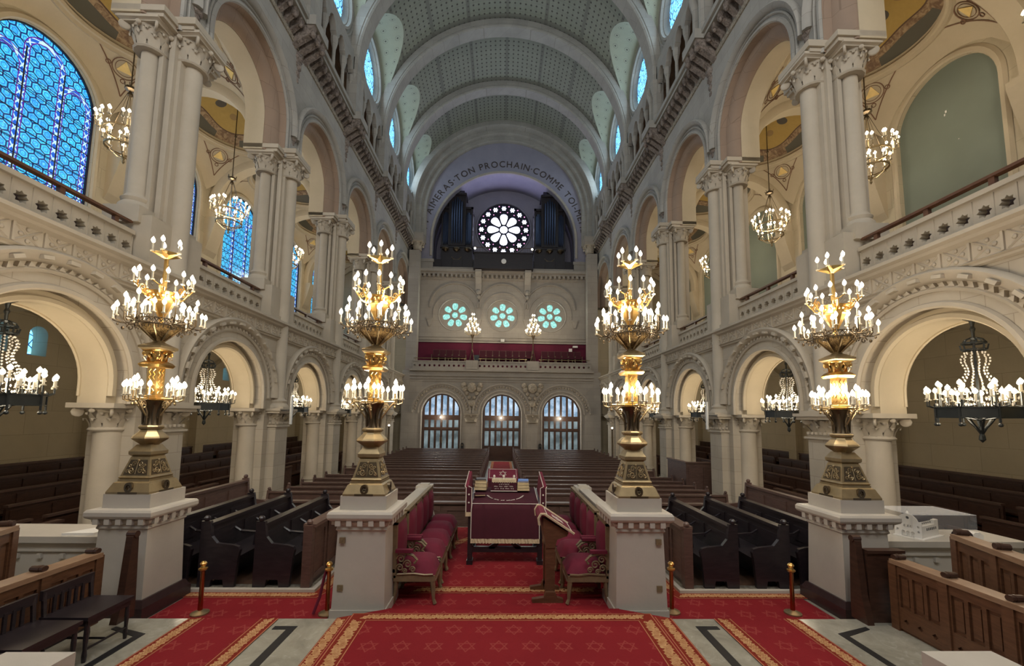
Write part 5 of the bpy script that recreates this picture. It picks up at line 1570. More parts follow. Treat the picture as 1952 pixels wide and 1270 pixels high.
# ================================================================== PEWS
def pew(L, h, nm='pew', arms=0, mat='pewwood'):
    """pew running along x, facing -y, centred; back at y=+.25"""
    r = empty(nm)
    m = MB(); m.box(-L/2, .20, .06, L/2, .25, h-.04); n = max(2, int(L/.55)); st_ = L/n
    for i in range(n): m.box(-L/2+i*st_+.05, .185, .46, -L/2+(i+1)*st_-.05, .20, h-.12); m.box(-L/2+i*st_+.05, .25, .12, -L/2+(i+1)*st_-.05, .262, h-.14)
    m.build('backrest', mat, r)
    m = MB(); m.box(-L/2, .17, h-.04, L/2, .28, h); m.build('top_rail', mat, r)
    m = MB(); m.box(-L/2, -.18, .33, L/2, .20, .37); m.build('seat', mat, r)
    m = MB(); m.box(-L/2+.1, .1, .0, L/2-.1, .15, .33); m.build('seat_board', mat, r)
    for e in (-1, 1):
        m = MB(); x = e*L/2
        prof = [(.29, 0), (.29, h+.03), (.18, h+.03), (.15, .62), (.08, .54), (-.12, .52), (-.19, .50), (-.21, .46), (-.19, .36), (-.16, 0), (-.04, 0), (-.02, .1), (.12, .1), (.14, 0)]
        m.prism(prof, x-.025, x+.025, 'x'); m.ball((x, .235, h+.06), .04, 8, 5); m.build('pew_end', mat, r)
    if arms:
        for i in range(1, arms):
            x = -L/2+L*i/arms
            m = MB(); m.tube([(x, .2, .62), (x, .1, .56), (x, -.13, .545)], [.014, .018, .018], 5); m.tube([(x, -.1, .545), (x, -.08, .37)], .013, 5); m.build('armrest', mat, r)
    return r
# nave blocks (floor is lower there)
PH = .78
rowsY = [10.2, 10.9, 11.62, 12.4, 13.2]+[14.8+.79*i for i in range(13)]
pews = {}
for i, y in enumerate(rowsY):
    for s in (-1, 1):
        inner = .72; outer_ = 5.62 if i == 0 else 5.5
        L = outer_-inner; key = round(L, 2)
        if key not in pews: pews[key] = pew(L, PH); o = pews[key]
        else: o = copy_tree(pews[key])
        o.location = (s*(inner+L/2), y, NZ)
        tag(o, 'long dark nave pew, %s row behind the reading table, %s side of the aisle' % (ORD[i], SD[s]), 'pew', 'transverse pews of the nave')
# front desk panels of the nave block
for s in (-1, 1):
    m = MB(); L = 4.9; x0 = .55
    m.box(min(s*.55, s*5.45), 9.35, NZ, max(s*.55, s*5.45), 9.42, .3)
    p = m.build('pew_screen', 'pewwood')
    m = MB(); m.box(min(s*.55, s*5.45), 9.28, .29, max(s*.55, s*5.45), 9.46, .33); m.build('desk_ledge', 'pewwood', p)
    for i in range(7):
        a = .62+i*.69; m = MB(); 
        m.plate([(s*a, NZ+.1), (s*(a+.62), NZ+.1), (s*(a+.62), .24), (s*a, .24)], [[(s*(a+.08), NZ+.2), (s*(a+.54), NZ+.2), (s*(a+.54), .14), (s*(a+.08), .14)]], 9.33, 9.35, ax='y'); m.build('panel', 'pewwood', p)
    tag(p, 'dark panelled desk front closing the nave pews behind the reading platform, %s side' % SD[s], 'pew front', 'panelled desk fronts')
# prayer desks numbers: little enamel tags along the top rails
# ---- side pews, parallel to the nave, facing the centre
for s in (-1, 1):
    sd = SD[s]
    for i, (x, y0, y1, h, arms) in enumerate(((3.02, 5.5, 7.4, .78, 4), (3.70, 5.5, 7.5, .78, 4), (4.30, 5.5, 7.45, .78, 4), (4.92, 5.9, 8.3, .9, 5))):
        o = pew(y1-y0, h, 'side_pew', arms, 'blackwood' if i < 3 else 'pewwood')
        o.rotation_euler = (0, 0, -PI/2 if s > 0 else PI/2); o.location = (s*(x-.22), (y0+y1)/2, .03)
        tag(o, 'dark curved-arm pew running parallel to the nave, %s out from the carpet, %s side' % (ORD[i], sd), 'pew', 'side pews facing the reading table')
    m = MB(); xa, xb = min(s*2.40, s*2.45), max(s*2.40, s*2.45)
    m.box(xa, 5.5, .03, xb, 6.4, .78); p = m.build('pew_screen', 'pewwood')
    m = MB(); m.box(min(s*2.34, s*2.5), 5.48, .77, max(s*2.34, s*2.5), 6.42, .81); m.build('top_rail', 'pewwood', p)
    m = MB(); m.box(min(s*2.37, s*2.48), 5.45, .03, max(s*2.37, s*2.48), 5.54, .8); m.ball((s*2.425, 5.5, .83), .04, 8, 5); m.build('post', 'pewwood', p)
    for j in range(2):
        for e, x in ((0, 2.385), (1, 2.45)):
            m = MB(); m.plate([(5.58+j*.42, .1), (5.94+j*.42, .1), (5.94+j*.42, .74), (5.58+j*.42, .74)], [[(5.63+j*.42, .16), (5.89+j*.42, .16), (5.89+j*.42, .68), (5.63+j*.42, .68)]], min(s*x, s*(x+.015)), max(s*x, s*(x+.015)), ax='x'); m.build('panel', 'pewwood', p)
    tag(p, 'low panelled desk front before the innermost side pew, %s side' % sd, 'pew front', 'low desk fronts of the side pews')
# ---- aisle benches on rising tiers
def tier(L):
    r = empty('aisle_bench'); m = MB(); m.box(-L/2, .0, 0, L/2, .05, .5); n = 5
    for i in range(n): m.box(-L/2+i*L/n+.05, -.015, .12, -L/2+(i+1)*L/n-.05, 0, .44)
    m.build('backrest', 'wood', r)
    MB().box(-L/2, -.03, .5, L/2, .07, .54).build('top_rail', 'pewwood', r)
    MB().box(-L/2, -.4, .14, L/2, 0, .18).build('seat', 'wood', r)
    MB().box(-L/2, -.42, -.35, L/2, .05, .1).build('tier_riser', 'wood', r)
    return r
TB = tier(3.55); first = True
for s in (-1, 1):
    for k in range(-1, 4):
        for j, (x, zt) in enumerate(((10.85, 1.03), (10.15, .86), (9.45, .69), (8.75, .52), (8.05, .36))):
            if first: o = TB; first = False
            else: o = copy_tree(TB)
            o.rotation_euler = (0, 0, -PI/2 if s > 0 else PI/2); o.location = (s*x, BY(k), zt-.54)
            tag(o, 'dark tiered bench, %s row from the arcade, %s bay from the camera, %s aisle' % (ORD[4-j], ORD[k+1], SD[s]), 'bench', 'tiered benches of the side aisles')
        m = MB(); xx = s*7.25; m.box(min(xx, xx+s*.06), BY(k)-1.5, NZ, max(xx, xx+s*.06), BY(k)+1.5, .38); p = m.build('aisle_partition', 'pewwood')
        MB().box(min(xx-s*.03, xx+s*.09), BY(k)-1.5, .38, max(xx-s*.03, xx+s*.09), BY(k)+1.5, .42).build('top_rail', 'pewwood', p)
        tag(p, 'dark partition at the foot of the tiered benches, %s bay from camera, %s aisle' % (ORD[k+1], SD[s]), 'partition', 'aisle partitions')
# ================================================================== VELVET CHAIRS
def armchair():
    r = empty('velvet_armchair')     # faces -y
    m = MB(); m.box(-.25, -.24, .26, .25, .24, .33); m.prism([(-.22, .26), (.22, .26), (.15, .23), (-.15, .23)], -.245, -.23, 'y'); m.build('seat_frame', 'giltwood', r)
    m = MB(); N_ = 8; vs = []; fs = []
    for i in range(N_+1):
        for j in range(N_+1):
            u = -1+2*i/N_; v = -1+2*j/N_; e = (1-u**4)*(1-v**4); vs.append((u*.235, v*.23-.01, .33+.16*e**.5))
    m.add(vs, [(i*(N_+1)+j, (i+1)*(N_+1)+j, (i+1)*(N_+1)+j+1, i*(N_+1)+j+1) for i in range(N_) for j in range(N_)]); m.build('seat_cushion', 'velvet', r, smooth=80)
    for sx in (-1, 1):
        for sy in (-1, 1):
            m = MB(); x = sx*.22; y = sy*.21
            if sy < 0: m.tube([(x, y, .27), (x, y-.01, .18), (x+sx*.01, y-.02, .06), (x+sx*.015, y-.04, .01)], [.032, .028, .018, .024], 6)
            else: m.tube([(x, y, .27), (x, y+.01, .12), (x, y+.03, .01)], [.028, .024, .022], 6)
            m.build('leg', 'giltwood', r)
    m = MB(); m.box(-.25, .215, .3, -.20, .27, .93); m.box(.20, .215, .3, .25, .27, .93); m.box(-.25, .215, .90, .25, .275, .95); m.box(-.25, .225, .36, .25, .265, .40); m.build('back_frame', 'giltwood', r)
    m = MB(); vs = []
    for i in range(7):
        for j in range(9):
            u = -1+2*i/6; v = -1+2*j/8; e = (1-u**4)*(1-v**4); vs.append((u*.2, .225-.055*e**.6, .65+v*.25))
    m.add(vs, [(i*9+j, (i+1)*9+j, (i+1)*9+j+1, i*9+j+1) for i in range(6) for j in range(8)]); m.box(-.2, .225, .4, .2, .262, .9); m.build('back_cushion', 'velvet', r, smooth=60)
    return r
def arm(r, sx):
    m = MB(); x = sx*.235
    x = sx*.255
    m.tube([(x, .22, .60), (x, .10, .585), (x, .02, .56), (x, -.03, .51), (x, .0, .47)], .016, 6)
    for (y, z, q) in ((.16, .52, .05), (.08, .46, .05), (.17, .42, .045), (.02, .40, .035), (.11, .38, .03)): scroll(m, x, y, z, PI/2, q, .009, 1.4, 1)
    m.tube([(x, .2, .345), (x, 0, .355), (x, -.12, .34), (x, -.22, .345)], .012, 5); m.build('carved_arm', 'giltwood', r)
    MB().cbox((x, .12, .612), (.06, .2, .035)).build('arm_pad', 'velvet', r)
chairY = [5.32, 5.92, 6.42, 6.90, 7.38]
for s in (-1, 1):
    for i, y in enumerate(chairY):
        o = armchair()
        for sx in ((-1, 1) if i == 0 else ((1 if s < 0 else 1,) if i == 1 else ())): arm(o, sx if s > 0 or i == 0 else -1)
        o.rotation_euler = (0, 0, PI/2 if s < 0 else -PI/2); o.location = ((1.05 if s > 0 else -1.0), y, .008)
        tag(o, 'crimson velvet chair with gilt frame, %s from the camera, %s' % (ORD[i], 'row opposite the lectern' if s < 0 else 'row behind the lectern'), 'chair', 'velvet chairs facing the reading table')
    # marble parapet behind the chairs
    m = MB(); xx = s*1.45+.06
    m.box(xx-.05, 5.35, 0, xx+.05, 7.75, .86); m.box(xx-.09, 5.35, .86, xx+.09, 7.75, .92)
    p = m.build('marble_parapet', 'marble')
    m = MB(); m.sq([(.13, 0), (.13, .1), (.10, .13), (.10, .8), (.13, .84), (.14, .88), (.14, .94)], (xx, 7.78, 0)); m.box(xx-.08, 7.72, .94, xx+.08, 7.86, .97); m.build('end_post', 'marble', p)
    m = MB(); m.prism([(xx-s*.02, 0), (xx-s*.32, 0), (xx-s*.22, .3), (xx-s*.12, .62), (xx-s*.1, .8), (xx-s*.02, .84)], 7.74, 7.84, 'y'); m.build('scroll_bracket', 'marble', p)
    tag(p, 'pale marble parapet running behind the velvet chairs, %s' % ('opposite the lectern' if s < 0 else 'on the lectern side'), 'parapet', 'parapets behind the chairs')
    # one more chair seen beyond the parapet
o = armchair(); o.rotation_euler = (0, 0, PI/2); o.location = (-1.85, 7.2, .0)
tag(o, 'crimson velvet chair behind the marble parapet, only its curved top showing', 'chair', 'velvet chairs facing the reading table')
# ================================================================== READING TABLE
r = empty('reading_table', (.075, 6.42, .008)); X0, X1 = -.545, .545
tag(r, 'dark wooden reading table with trestle braces under a burgundy cloth', 'table')
for x in (X0+.02, X1-.02):
    m = MB(); m.box(x-.035, .0, .05, x+.035, .07, .85); m.box(x-.045, -.03, 0, x+.045, .13, .06); m.build('leg', 'blackwood', r)
    m = MB(); m.box(x-.035, .78, .05, x+.035, .85, .9); m.box(x-.045, .72, 0, x+.045, .88, .06); m.build('leg', 'blackwood', r)
m = MB(); m.box(X0, .01, .17, X1, .06, .25)
for q in (-1, 1): m.prism([(q*.04, .34), (q*.10, .34), (q*.24, .25), (q*.24, .22), (q*.16, .22)], .01, .06, 'y'); m.prism([(q*.54, .25), (q*.47, .25), (q*.54, .33)], .01, .06, 'y')
m.box(-.25, .01, .33, .25, .06, .38); m.build('stretcher', 'blackwood', r)
m = MB(); m.add([(X0, 0, .85), (X1, 0, .85), (X1, .85, .95), (X0, .85, .95), (X0, 0, .88), (X1, 0, .88), (X1, .85, .98), (X0, .85, .98)], [(3,2,1,0),(4,5,6,7),(0,1,5,4),(1,2,6,5),(2,3,7,6),(3,0,4,7)]); m.build('tabletop', 'blackwood', r)
# cloth
ob = empty('table_cloth', (.075, 6.42, .008)); tag(ob, 'burgundy velvet cloth with cream fringe hanging down the front of the reading table', 'cloth')
m = MB(); n = 24; vs = []
for i in range(n+1):
    x = -.5+1.0*i/n; rip = .008*math.sin(i*1.9)
    for (y, z) in ((.83, .992), (.4, .942), (.03, .9), (-.012, .886), (-.03+rip*.3, .8), (-.035+rip*.6, .6), (-.04+rip, .38)): vs.append((x*(1.0 if z > .85 else 1.03), y, z))
m.add(vs, [(i*7+j, (i+1)*7+j, (i+1)*7+j+1, i*7+j+1) for i in range(n) for j in range(6)]); m.build('velvet_drape', 'darkvelvet', ob, smooth=60)
m = MB(); vs = []
for i in range(n*2+1):
    x = (-.5+1.0*i/(2*n))*1.03; vs += [(x, -.043+.006*math.sin(i*2.3), .38), (x, -.046+.009*math.sin(i*2.7), .315+.004*math.sin(i*3.3))]
m.add(vs, [(2*i, 2*i+1, 2*i+3, 2*i+2) for i in range(2*n)]); m.build('fringe', 'fringe', ob)
m = MB(); m.tube([(-.5, -.018, .886), (.5, -.018, .886)], .005, 4)
for q in (-1, 1): m.tube([(q*.512, -.045, .38), (q*.512, -.036, .8), (q*.502, -.016, .885), (q*.498, .4, .95), (q*.498, .82, 1.0)], .006, 4)
m.build('trim_cord', 'embroid', ob)
def glyphs(m, pts, size, nrm_z=True):
    """small embroidered square letters along a path; pts: list of (pos, right, up)"""
    for p, rr, u in pts:
        n_ = random.choice((2, 3, 3))
        for q in range(n_):
            a, b = random.uniform(-.35, .35), random.uniform(-.4, .4)
            if random.random() < .5: v0, v1 = (-.4, b), (.4, b)
            else: v0, v1 = (a, -.45), (a, .45)
            P0 = p+rr*v0[0]*size+u*v0[1]*size; P1 = p+rr*v1[0]*size+u*v1[1]*size
            m.tube([P0, P1], size*.11, 4)
m = MB(); pts = []
for i in range(27):
    if i in (6, 10, 13, 19): continue
    a = PI+.35+(PI-.7)*i/26; y = .44+.34*math.sin(a); x = .30*math.cos(a)
    pts.append((Vector((x, y, .903+.117*(y-.03)/.8)), Vector((-math.sin(a), math.cos(a), .1)).normalized(), Vector((-math.cos(a), -math.sin(a), 0)).normalized()))
glyphs(m, pts, .03); m.build('embroidered_inscription', 'embroid', ob)
# side book rests with velvet covers
for s in (-1, 1):
    o = empty('side_desk', (.075+s*.56, 6.42, .008)); tag(o, 'upright crimson velvet side rest of the reading table, %s' % ('away from the lectern' if s < 0 else 'nearest the lectern'), 'book rest', 'side rests of the reading table')
    m = MB(); m.add([(-.03, 0, .80), (.03, 0, .80), (.03, .75, .92), (-.03, .75, .92), (s*.035-.02, 0, 1.14), (s*.035+.03, 0, 1.14), (s*.035+.03, .75, 1.27), (s*.035-.02, .75, 1.27)], [(3,2,1,0),(4,5,6,7),(0,1,5,4),(1,2,6,5),(2,3,7,6),(3,0,4,7)]); m.build('board', 'velvet', o)
    m = MB(); m.box(-.035, -.02, .76, .05, 0, 1.12); m.build('front_flap', 'darkvelvet', o)
    m = MB(); m.box(-.04, -.03, .70, .055, .01, .76); m.build('fringe', 'fringe', o)
    m = MB()
    for z in (.9, 1.02): m.ball((.008, -.025, z), .014, 6, 4)
    m.tube([(-.035, -.02, .76), (-.035, -.02, 1.12), (s*.035-.02, 0, 1.14), (s*.035-.02, .75, 1.27)], .006, 4); m.tube([(.05, -.02, .76), (.05, -.02, 1.12), (s*.035+.03, 0, 1.14)], .006, 4); m.build('trim_cord', 'embroid', o)
# embroidered cover resting on a small stand
o = empty('scroll_cover', (.055, 6.98, .985)); tag(o, 'burgundy cover with silver lettering and pale fringed top on the reading table', 'cover')
m = MB(); m.prism([(-.215, 0), (.215, 0), (.19, .17), (-.19, .17)], -.05, .12, 'y'); m.build('mantle', 'darkvelvet', o)
m = MB(); vs = []
for i in range(41): x = -.2+.4*i/40; vs += [(x, -.054+.004*math.sin(i*2.1), .185), (x, -.06+.005*math.sin(i*2.9), .145+.006*math.sin(i*1.7))]
m.add(vs, [(2*i, 2*i+1, 2*i+3, 2*i+2) for i in range(40)]); m.box(-.2, -.05, .17, .2, .12, .188); m.build('fringe', 'fringe', o)
m = MB(); pts = []
for zz, n_, w_ in ((.115, 8, .15), (.08, 20, .32), (.045, 18, .30)):
    for i in range(n_):
        if n_ > 10 and i % 5 == 4: continue
        pts.append((Vector((-w_/2+w_*i/(n_-1), -.056, zz)), Vector((1, 0, 0)), Vector((0, 0, 1))))
glyphs(m, pts, .018); m.build('embroidered_inscription', 'embroid', o)
MB().tube([(-.22, -.055, .005), (.22, -.055, .005)], .007, 4).build('trim_cord', 'embroid', o)
for i, x in enumerate((-.16, -.0, .17)):
    o = MB().lathe([(.012, 0), (.008, .03), (.018, .035), (.02, .05), (.012, .065), (.001, .07)], 8).build('silver_finial', 'embroid', smooth=50); o.location = (.05+x, 7.02, 1.17)
    tag(o, ['small round silver knob above the lettered cover, nearest the dark-topped book pile', 'small round silver knob above the middle of the lettered cover', 'small round silver knob above the lettered cover, nearest the blue book'][i], 'knob', 'silver knobs over the cover')
# books
def bookobj(x, y, z, w_, d, h, mat, lab, grp, rz=0):
    r = empty('book', (x, y, z), rz)
    MB().box(-w_/2+.006, -d/2+.006, .006, w_/2-.003, d/2-.006, h-.006).build('pages', 'book', r)
    m = MB(); m.box(-w_/2, -d/2, 0, w_/2, d/2, .006); m.box(-w_/2, -d/2, h-.006, w_/2, d/2, h); m.box(-w_/2, -d/2, 0, -w_/2+.006, d/2, h); m.build('cover', mat, r)
    tag(r, lab, 'book', grp); return r
z = 1.0
for i, (h, mt, lb) in enumerate(((.055, 'book', 'thick pale book at the bottom of the pile beside the lettered cover, dark-topped side'), (.055, 'book', 'thick pale book second from the bottom, dark-topped side'), (.045, 'book', 'pale book under the greyish thin book'), (.02, 'darkblue', 'thin greyish blue book on top of the pile away from the lectern'))):
    bookobj(-.33, 7.05, z, .2-.01*i, .22, h, mt, lb, 'books on the reading table', .04*i-.05); z += h
z = 1.0
for i, (h, mt, lb) in enumerate(((.05, 'book', 'thick cream book at the bottom of the pile topped with bright blue'), (.05, 'book', 'thick cream book second from the bottom, under the bright blue book'), (.04, 'book', 'cream book right under the bright blue book'), (.022, 'blue', 'bright blue book on top of the pile nearest the lectern'))):
    bookobj(.37, 7.02, z, .2-.008*i, .22, h, mt, lb, 'books on the reading table', -.03*i+.03); z += h
bookobj(-.33, 6.72, .955, .17, .13, .03, 'darkvelvet', 'worn brown prayer book lying on the near corner of the reading table', 'books on the reading table', .15)
# second covered stand in the aisle behind
o = empty('covered_stand', (.04, 8.0, 0)); tag(o, 'dark covered stand with a crimson starred top behind the reading table', 'stand')
MB().box(-.28, 0, .0, .28, .4, 1.0).build('body', 'darkvelvet', o)
m = MB(); m.add([(-.29, -.01, 1.0), (.29, -.01, 1.0), (.29, .42, 1.14), (-.29, .42, 1.14), (-.29, -.01, 1.03), (.29, -.01, 1.03), (.29, .42, 1.17), (-.29, .42, 1.17)], [(3,2,1,0),(4,5,6,7),(0,1,5,4),(1,2,6,5),(2,3,7,6),(3,0,4,7)]); m.build('slanted_top', 'velvet', o)
m = MB(); f = lambda x, y: (x, y, 1.034+.14*(y+.01)/.43)
P_ = [f(-.26, .02), f(.26, .02), f(.26, .39), f(-.26, .39)]; m.tube(P_+[P_[0]], .005, 4)
for q in (0, 1):
    t = [f(.075*math.cos(PI/2+q*PI+2*PI*i/3), .2+.12*math.sin(PI/2+q*PI+2*PI*i/3)) for i in range(3)]; m.tube(t+[t[0]], .004, 4)
m.build('trim_cord', 'embroid', o)
# ================================================================== LECTERN
o = empty('lectern', (.61, 5.22, .008), 0); tag(o, 'slim dark wooden lectern with slanted top under a crimson starred cloth', 'lectern')
m = MB(); m.box(-.055, -.05, .05, .055, .06, .82); m.build('post', 'brownwood', o)
for y0 in (-.06, .30):
    m = MB(); m.prism([(-.22, 0), (.15, 0), (.15, .04), (.08, .06), (.055, .12), (-.055, .12), (-.08, .06), (-.22, .04)], y0-.03, y0+.03, 'y'); m.build('foot', 'brownwood', o)
MB().box(-.04, -.06, .03, .04, .32, .08).build('foot_rail', 'brownwood', o)
MB().box(-.05, .27, .05, .05, .33, .8).build('post', 'brownwood', o)
m = MB(); m.prism([(-.09, .98), (.22, .80), (.2, .76), (.08, .72), (.055, .62), (-.055, .62), (-.09, .85)], -.06, .36, 'y'); m.build('head', 'brownwood', o)
m = MB(); m.prism([(-.14, .90), (-.15, .98), (-.12, 1.03), (-.08, 1.03), (.28, .80), (.28, .785), (-.07, 1.0), (-.11, 1.0), (-.13, .95), (-.13, .90)], -.1, .4, 'y'); m.build('cloth', 'velvet', o)
m = MB(); 
for y in (-.1, .4): m.tube([(-.14, y, .90), (-.15, y, .98), (-.12, y, 1.03), (-.08, y, 1.03), (.28, y, .80)], .016, 5)
m.build('fringe', 'fringe', o)
m = MB(); g_ = lambda u, v: (u, v, 1.036-(u+.08)*.639)
P_ = [g_(-.04, -.06), g_(.26, -.06), g_(.26, .36), g_(-.04, .36)]; m.tube(P_+[P_[0]], .004, 4)
for q in (0, 1):
    t = [g_(.11+.08*math.cos(PI/2+q*PI+2*PI*i/3), .15+.08*math.sin(PI/2+q*PI+2*PI*i/3)) for i in range(3)]; m.tube(t+[t[0]], .004, 4)
m.build('trim_cord', 'embroid', o)
# ================================================================== STANCHIONS
def stanchion():
    r = empty('rope_post'); m = MB(); m.lathe([(.09, 0), (.09, .015), (.05, .03), (.026, .04)], 14); m.build('base', 'oldbrass', r, smooth=40)
    m = MB(); m.lathe([(.024, .03), (.022, .47)], 10); m.build('pole', 'copperpole', r, smooth=60)
    m = MB(); m.lathe([(.025, .455), (.045, .47), (.045, .485), (.028, .49), (.022, .51), (.03, .52), (.035, .535), (.02, .555), (.001, .56)], 10); m.build('collar', 'brass', r, smooth=50)
    return r
ST = stanchion()
for i, (x, y, lb) in enumerate(((-3.28, 4.85, 'brass rope post alone on the cross carpet between the two pedestals, blue-glass side'), (-1.90, 4.85, 'brass rope post with a red rope, touching the inner pedestal'), (1.97, 4.9, 'brass rope post beside the pedestal behind the lectern'), (3.35, 4.87, 'brass rope post near the pedestal by the model building'))):
    o = ST if i == 0 else copy_tree(ST); o.location = (x, y, .008); tag(o, lb, 'rope post', 'brass rope posts')
m = MB(); m.tube([(-1.93, 4.85, .47), (-1.95, 4.85, .40), (-1.98, 4.83, .2), (-2.03, 4.8, .03)], .016, 6); tag(m.build('rope', 'velvet', smooth=60), 'dark red rope hanging down from the brass post by the inner pedestal', 'rope')
# ================================================================== STALLS
def stall_front(L, n):
    """panelled stall front running along y from 0 to L, outer face at x=0"""
    r = empty('panelled_stall')
    m = MB(); m.box(0, 0, 0, .06, L, .74); m.build('board', 'brownwood', r)
    m = MB(); m.box(-.04, -.02, .74, .12, L+.02, .79); m.build('top_rail', 'railwood', r)
    st_ = L/n
    for i in range(n+1): MB().box(-.035, i*st_-.04, 0, 0, i*st_+.04, .76).build('stile', 'brownwood', r)
    for i in range(n):
        m = MB(); y0 = i*st_+.04; y1 = (i+1)*st_-.04; w_ = (y1-y0)
        hs = [[(y0+w_*(q+.12)/3, .27), (y0+w_*(q+.88)/3, .27), (y0+w_*(q+.88)/3, .64), (y0+w_*(q+.12)/3, .64)] for q in range(3)]
        hs += [starpoly(y0+w_*(q+.5)/3, .13, .03, 4, .7) for q in range(3)]
        m.plate([(y0, .03), (y1, .03), (y1, .73), (y0, .73)], hs, -.02, 0.0, ax='x'); m.build('panel', 'brownwood', r)
        m = MB()
        for q in range(3): m.cbox((0, y0+w_*(q+.5)/3, .455), (.02, w_*.16, .30))
        m.build('raised_panel', 'brownwood', r)
    for i in range(n+1):
        m = MB(); m.tube([(-.01, i*st_, .815), (.10, i*st_, .815)], .03, 10); m.tube([(.02, i*st_, .815), (.045, i*st_, .815)], .034, 10); m.build('roll_finial', 'wood', r)
    return r
o = stall_front(1.95, 4); o.location = (4.04, 2.35, .12); o.scale = (1, 1, .86)
tag(o, 'brown panelled stall front with roll finials on the side of the model building', 'stall', 'stall fronts of the near platform')
o = stall_front(1.95, 4); o.scale = (-1, 1, .86); o.location = (-4.0, 2.42, .12)
tag(o, 'brown panelled stall back with roll finials behind the dark stools', 'stall', 'stall fronts of the near platform')
o = stall_front(1.5, 3); o.location = (4.28, 2.90, .25); o.rotation_euler = (0, 0, -math.radians(18))
tag(o, 'second, farther stall front with a thick dark post, beside the marble counter', 'stall', 'stall fronts of the near platform')
m = MB(); m.box(-.05, -.03, 0, .04, .03, .86); m.tube([(-.07, 0, .88), (.07, 0, .88)], .05, 10); o = m.build('stall_post', 'blackwood'); o.location = (5.0, 4.5, .12); o.scale = (1, 1, .98)
tag(o, 'thick dark stall post with rolled top in front of the white-topped counter', 'post')
o = stall_front(1.4, 3); o.scale = (-1, 1, 1); o.location = (-4.62, 3.22, .22); o.rotation_euler = (0, 0, math.radians(18))
tag(o, 'dark stall back with rolled top behind the dark stools, farther from the carpet', 'stall', 'stall fronts of the near platform')
# slim stall ends against the outer pedestals
for s, x in ((-1, -3.78), (1, 3.81)):
    m = MB(); m.prism([(4.36, .12), (4.56, .12), (4.56, .3), (4.53, .93), (4.5, .96), (4.46, .93), (4.42, .4)], x-.035, x+.035, 'x'); m.tube([(x-.045, 4.5, .95), (x+.045, 4.5, .95)], .035, 10)
    p = m.build('stall_end', 'wood')
    tag(p, 'slim dark stall end with rolled top against the outer pedestal, %s side' % SD[s], 'stall end', 'slim stall ends')
m = MB(); m.box(3.86, 4.42, .12, 4.24, 4.47, .82); m.box(3.86, 4.40, .82, 4.26, 4.50, .85); p = m.build('stall_screen', 'wood'); tag(p, 'short dark screen between the pedestal and the brown panelled stall', 'screen')
# stools
def stool():
    r = empty('dark_stool'); m = MB(); m.box(-.2, -.22, .34, .2, .22, .37); m.box(-.185, -.20, .29, .185, .20, .34); m.build('seat', 'blackwood', r)
    for sx in (-1, 1):
        for sy in (-1, 1): MB().lathe([(.014, 0), (.018, .05), (.013, .1), (.018, .2), (.014, .33)], 8, (sx*.17, sy*.19, 0)).build('leg', 'blackwood', r)
    m = MB(); m.tube([(-.17, .19, .1), (-.17, -.19, .1)], .01, 5); m.tube([(.17, .19, .1), (.17, -.19, .1)], .01, 5); m.tube([(-.17, 0, .1), (.17, 0, .1)], .01, 5); m.build('stretcher', 'blackwood', r)
    m = MB(); m.tube([(-.18, -.2, .37), (-.20, -.2, .56)], .018, 5); m.tube([(-.18, .2, .37), (-.20, .2, .56)], .018, 5)
    for y in (-.12, -.06, 0, .06, .12): m.box(-.195, y-.012, .37, -.18, y+.012, .52)
    m.box(-.215, -.22, .50, -.185, .22, .58); m.build('backrest', 'blackwood', r)
    return r
SO = stool()
for i, y in enumerate((3.98, 3.50, 3.02, 2.54)):
    o = SO if i == 0 else copy_tree(SO); o.location = (-3.62, y-.05, .12)
    tag(o, 'dark low-backed wooden chair before the brown stall, %s from the pedestal' % ORD[i], 'chair', 'dark chairs before the stall')
# marble counters
for s in (-1, 1):
    xa, xb = min(s*4.48, s*6.3), max(s*4.48, s*6.3)
    m = MB(); m.box(xa, 5.0, 0, xb, 5.45, .72); p = m.build('marble_counter', 'marble')
    MB().box(xa, 4.95, .72, xb, 5.5, .79).build('top_slab', 'marble', p)
    m = MB()
    for i in range(7): m.cbox((s*(4.7+.25*i), 4.985, .57), (.05, .03, .05))
    m.box(xa, 4.975, .62, xb, 5.0, .64); m.build('stud_band', 'marble', p)
    tag(p, 'grey marble counter %s' % ('carrying the model building' if s > 0 else 'beside the pedestal, with folded papers on top'), 'counter', 'marble counters')
m = MB(); m.prism([(-5.0, 5.0), (-4.66, 5.02), (-4.62, 5.2), (-4.85, 5.25)], .79, .815, 'z'); tag(m.build('papers', 'white'), 'white folded papers on the marble counter next to the pedestal', 'papers')
# model building in its case
o = empty('model_building', (5.02, 5.13, .79), -math.radians(66)); tag(o, 'white architectural model of a synagogue with dark curved roof on the marble counter', 'model')
m = MB(); L = .46
m.plate([(-.13, 0), (.13, 0), (.13, .20), (.10, .20), (.085, .235), (.05, .27), (.02, .285), (0, .32), (-.02, .285), (-.05, .27), (-.085, .235), (-.10, .20), (-.13, .20)],
        [archpoly(x, .018, .06, .01, 6) for x in (-.045, 0, .045)]+[archpoly(x, .012, .14, .12, 6) for x in (-.03, 0, .03)]+[circ(0, .235, .018, 8)]+[[(x-.01, z), (x+.01, z), (x+.01, z+.025), (x-.01, z+.025)] for x in (-.1, .1) for z in (.07, .13)], 0, .02, ax='y'); m.build('facade', 'white', o)
m = MB(); m.box(-.12, .02, 0, .12, L, .15); m.box(-.09, .02, .15, .09, L, .19); m.box(-.12, L-.1, .15, .12, L, .2); m.box(-.14, -.03, 0, .16, L+.03, .012); m.build('nave_block', 'white', o)
m = MB(); m.prism([(.085*math.cos(PI*i/12), .19+.07*math.sin(PI*i/12)) for i in range(13)], .03, L-.03, 'y'); m.build('curved_roof', 'slate', o)
m = MB()
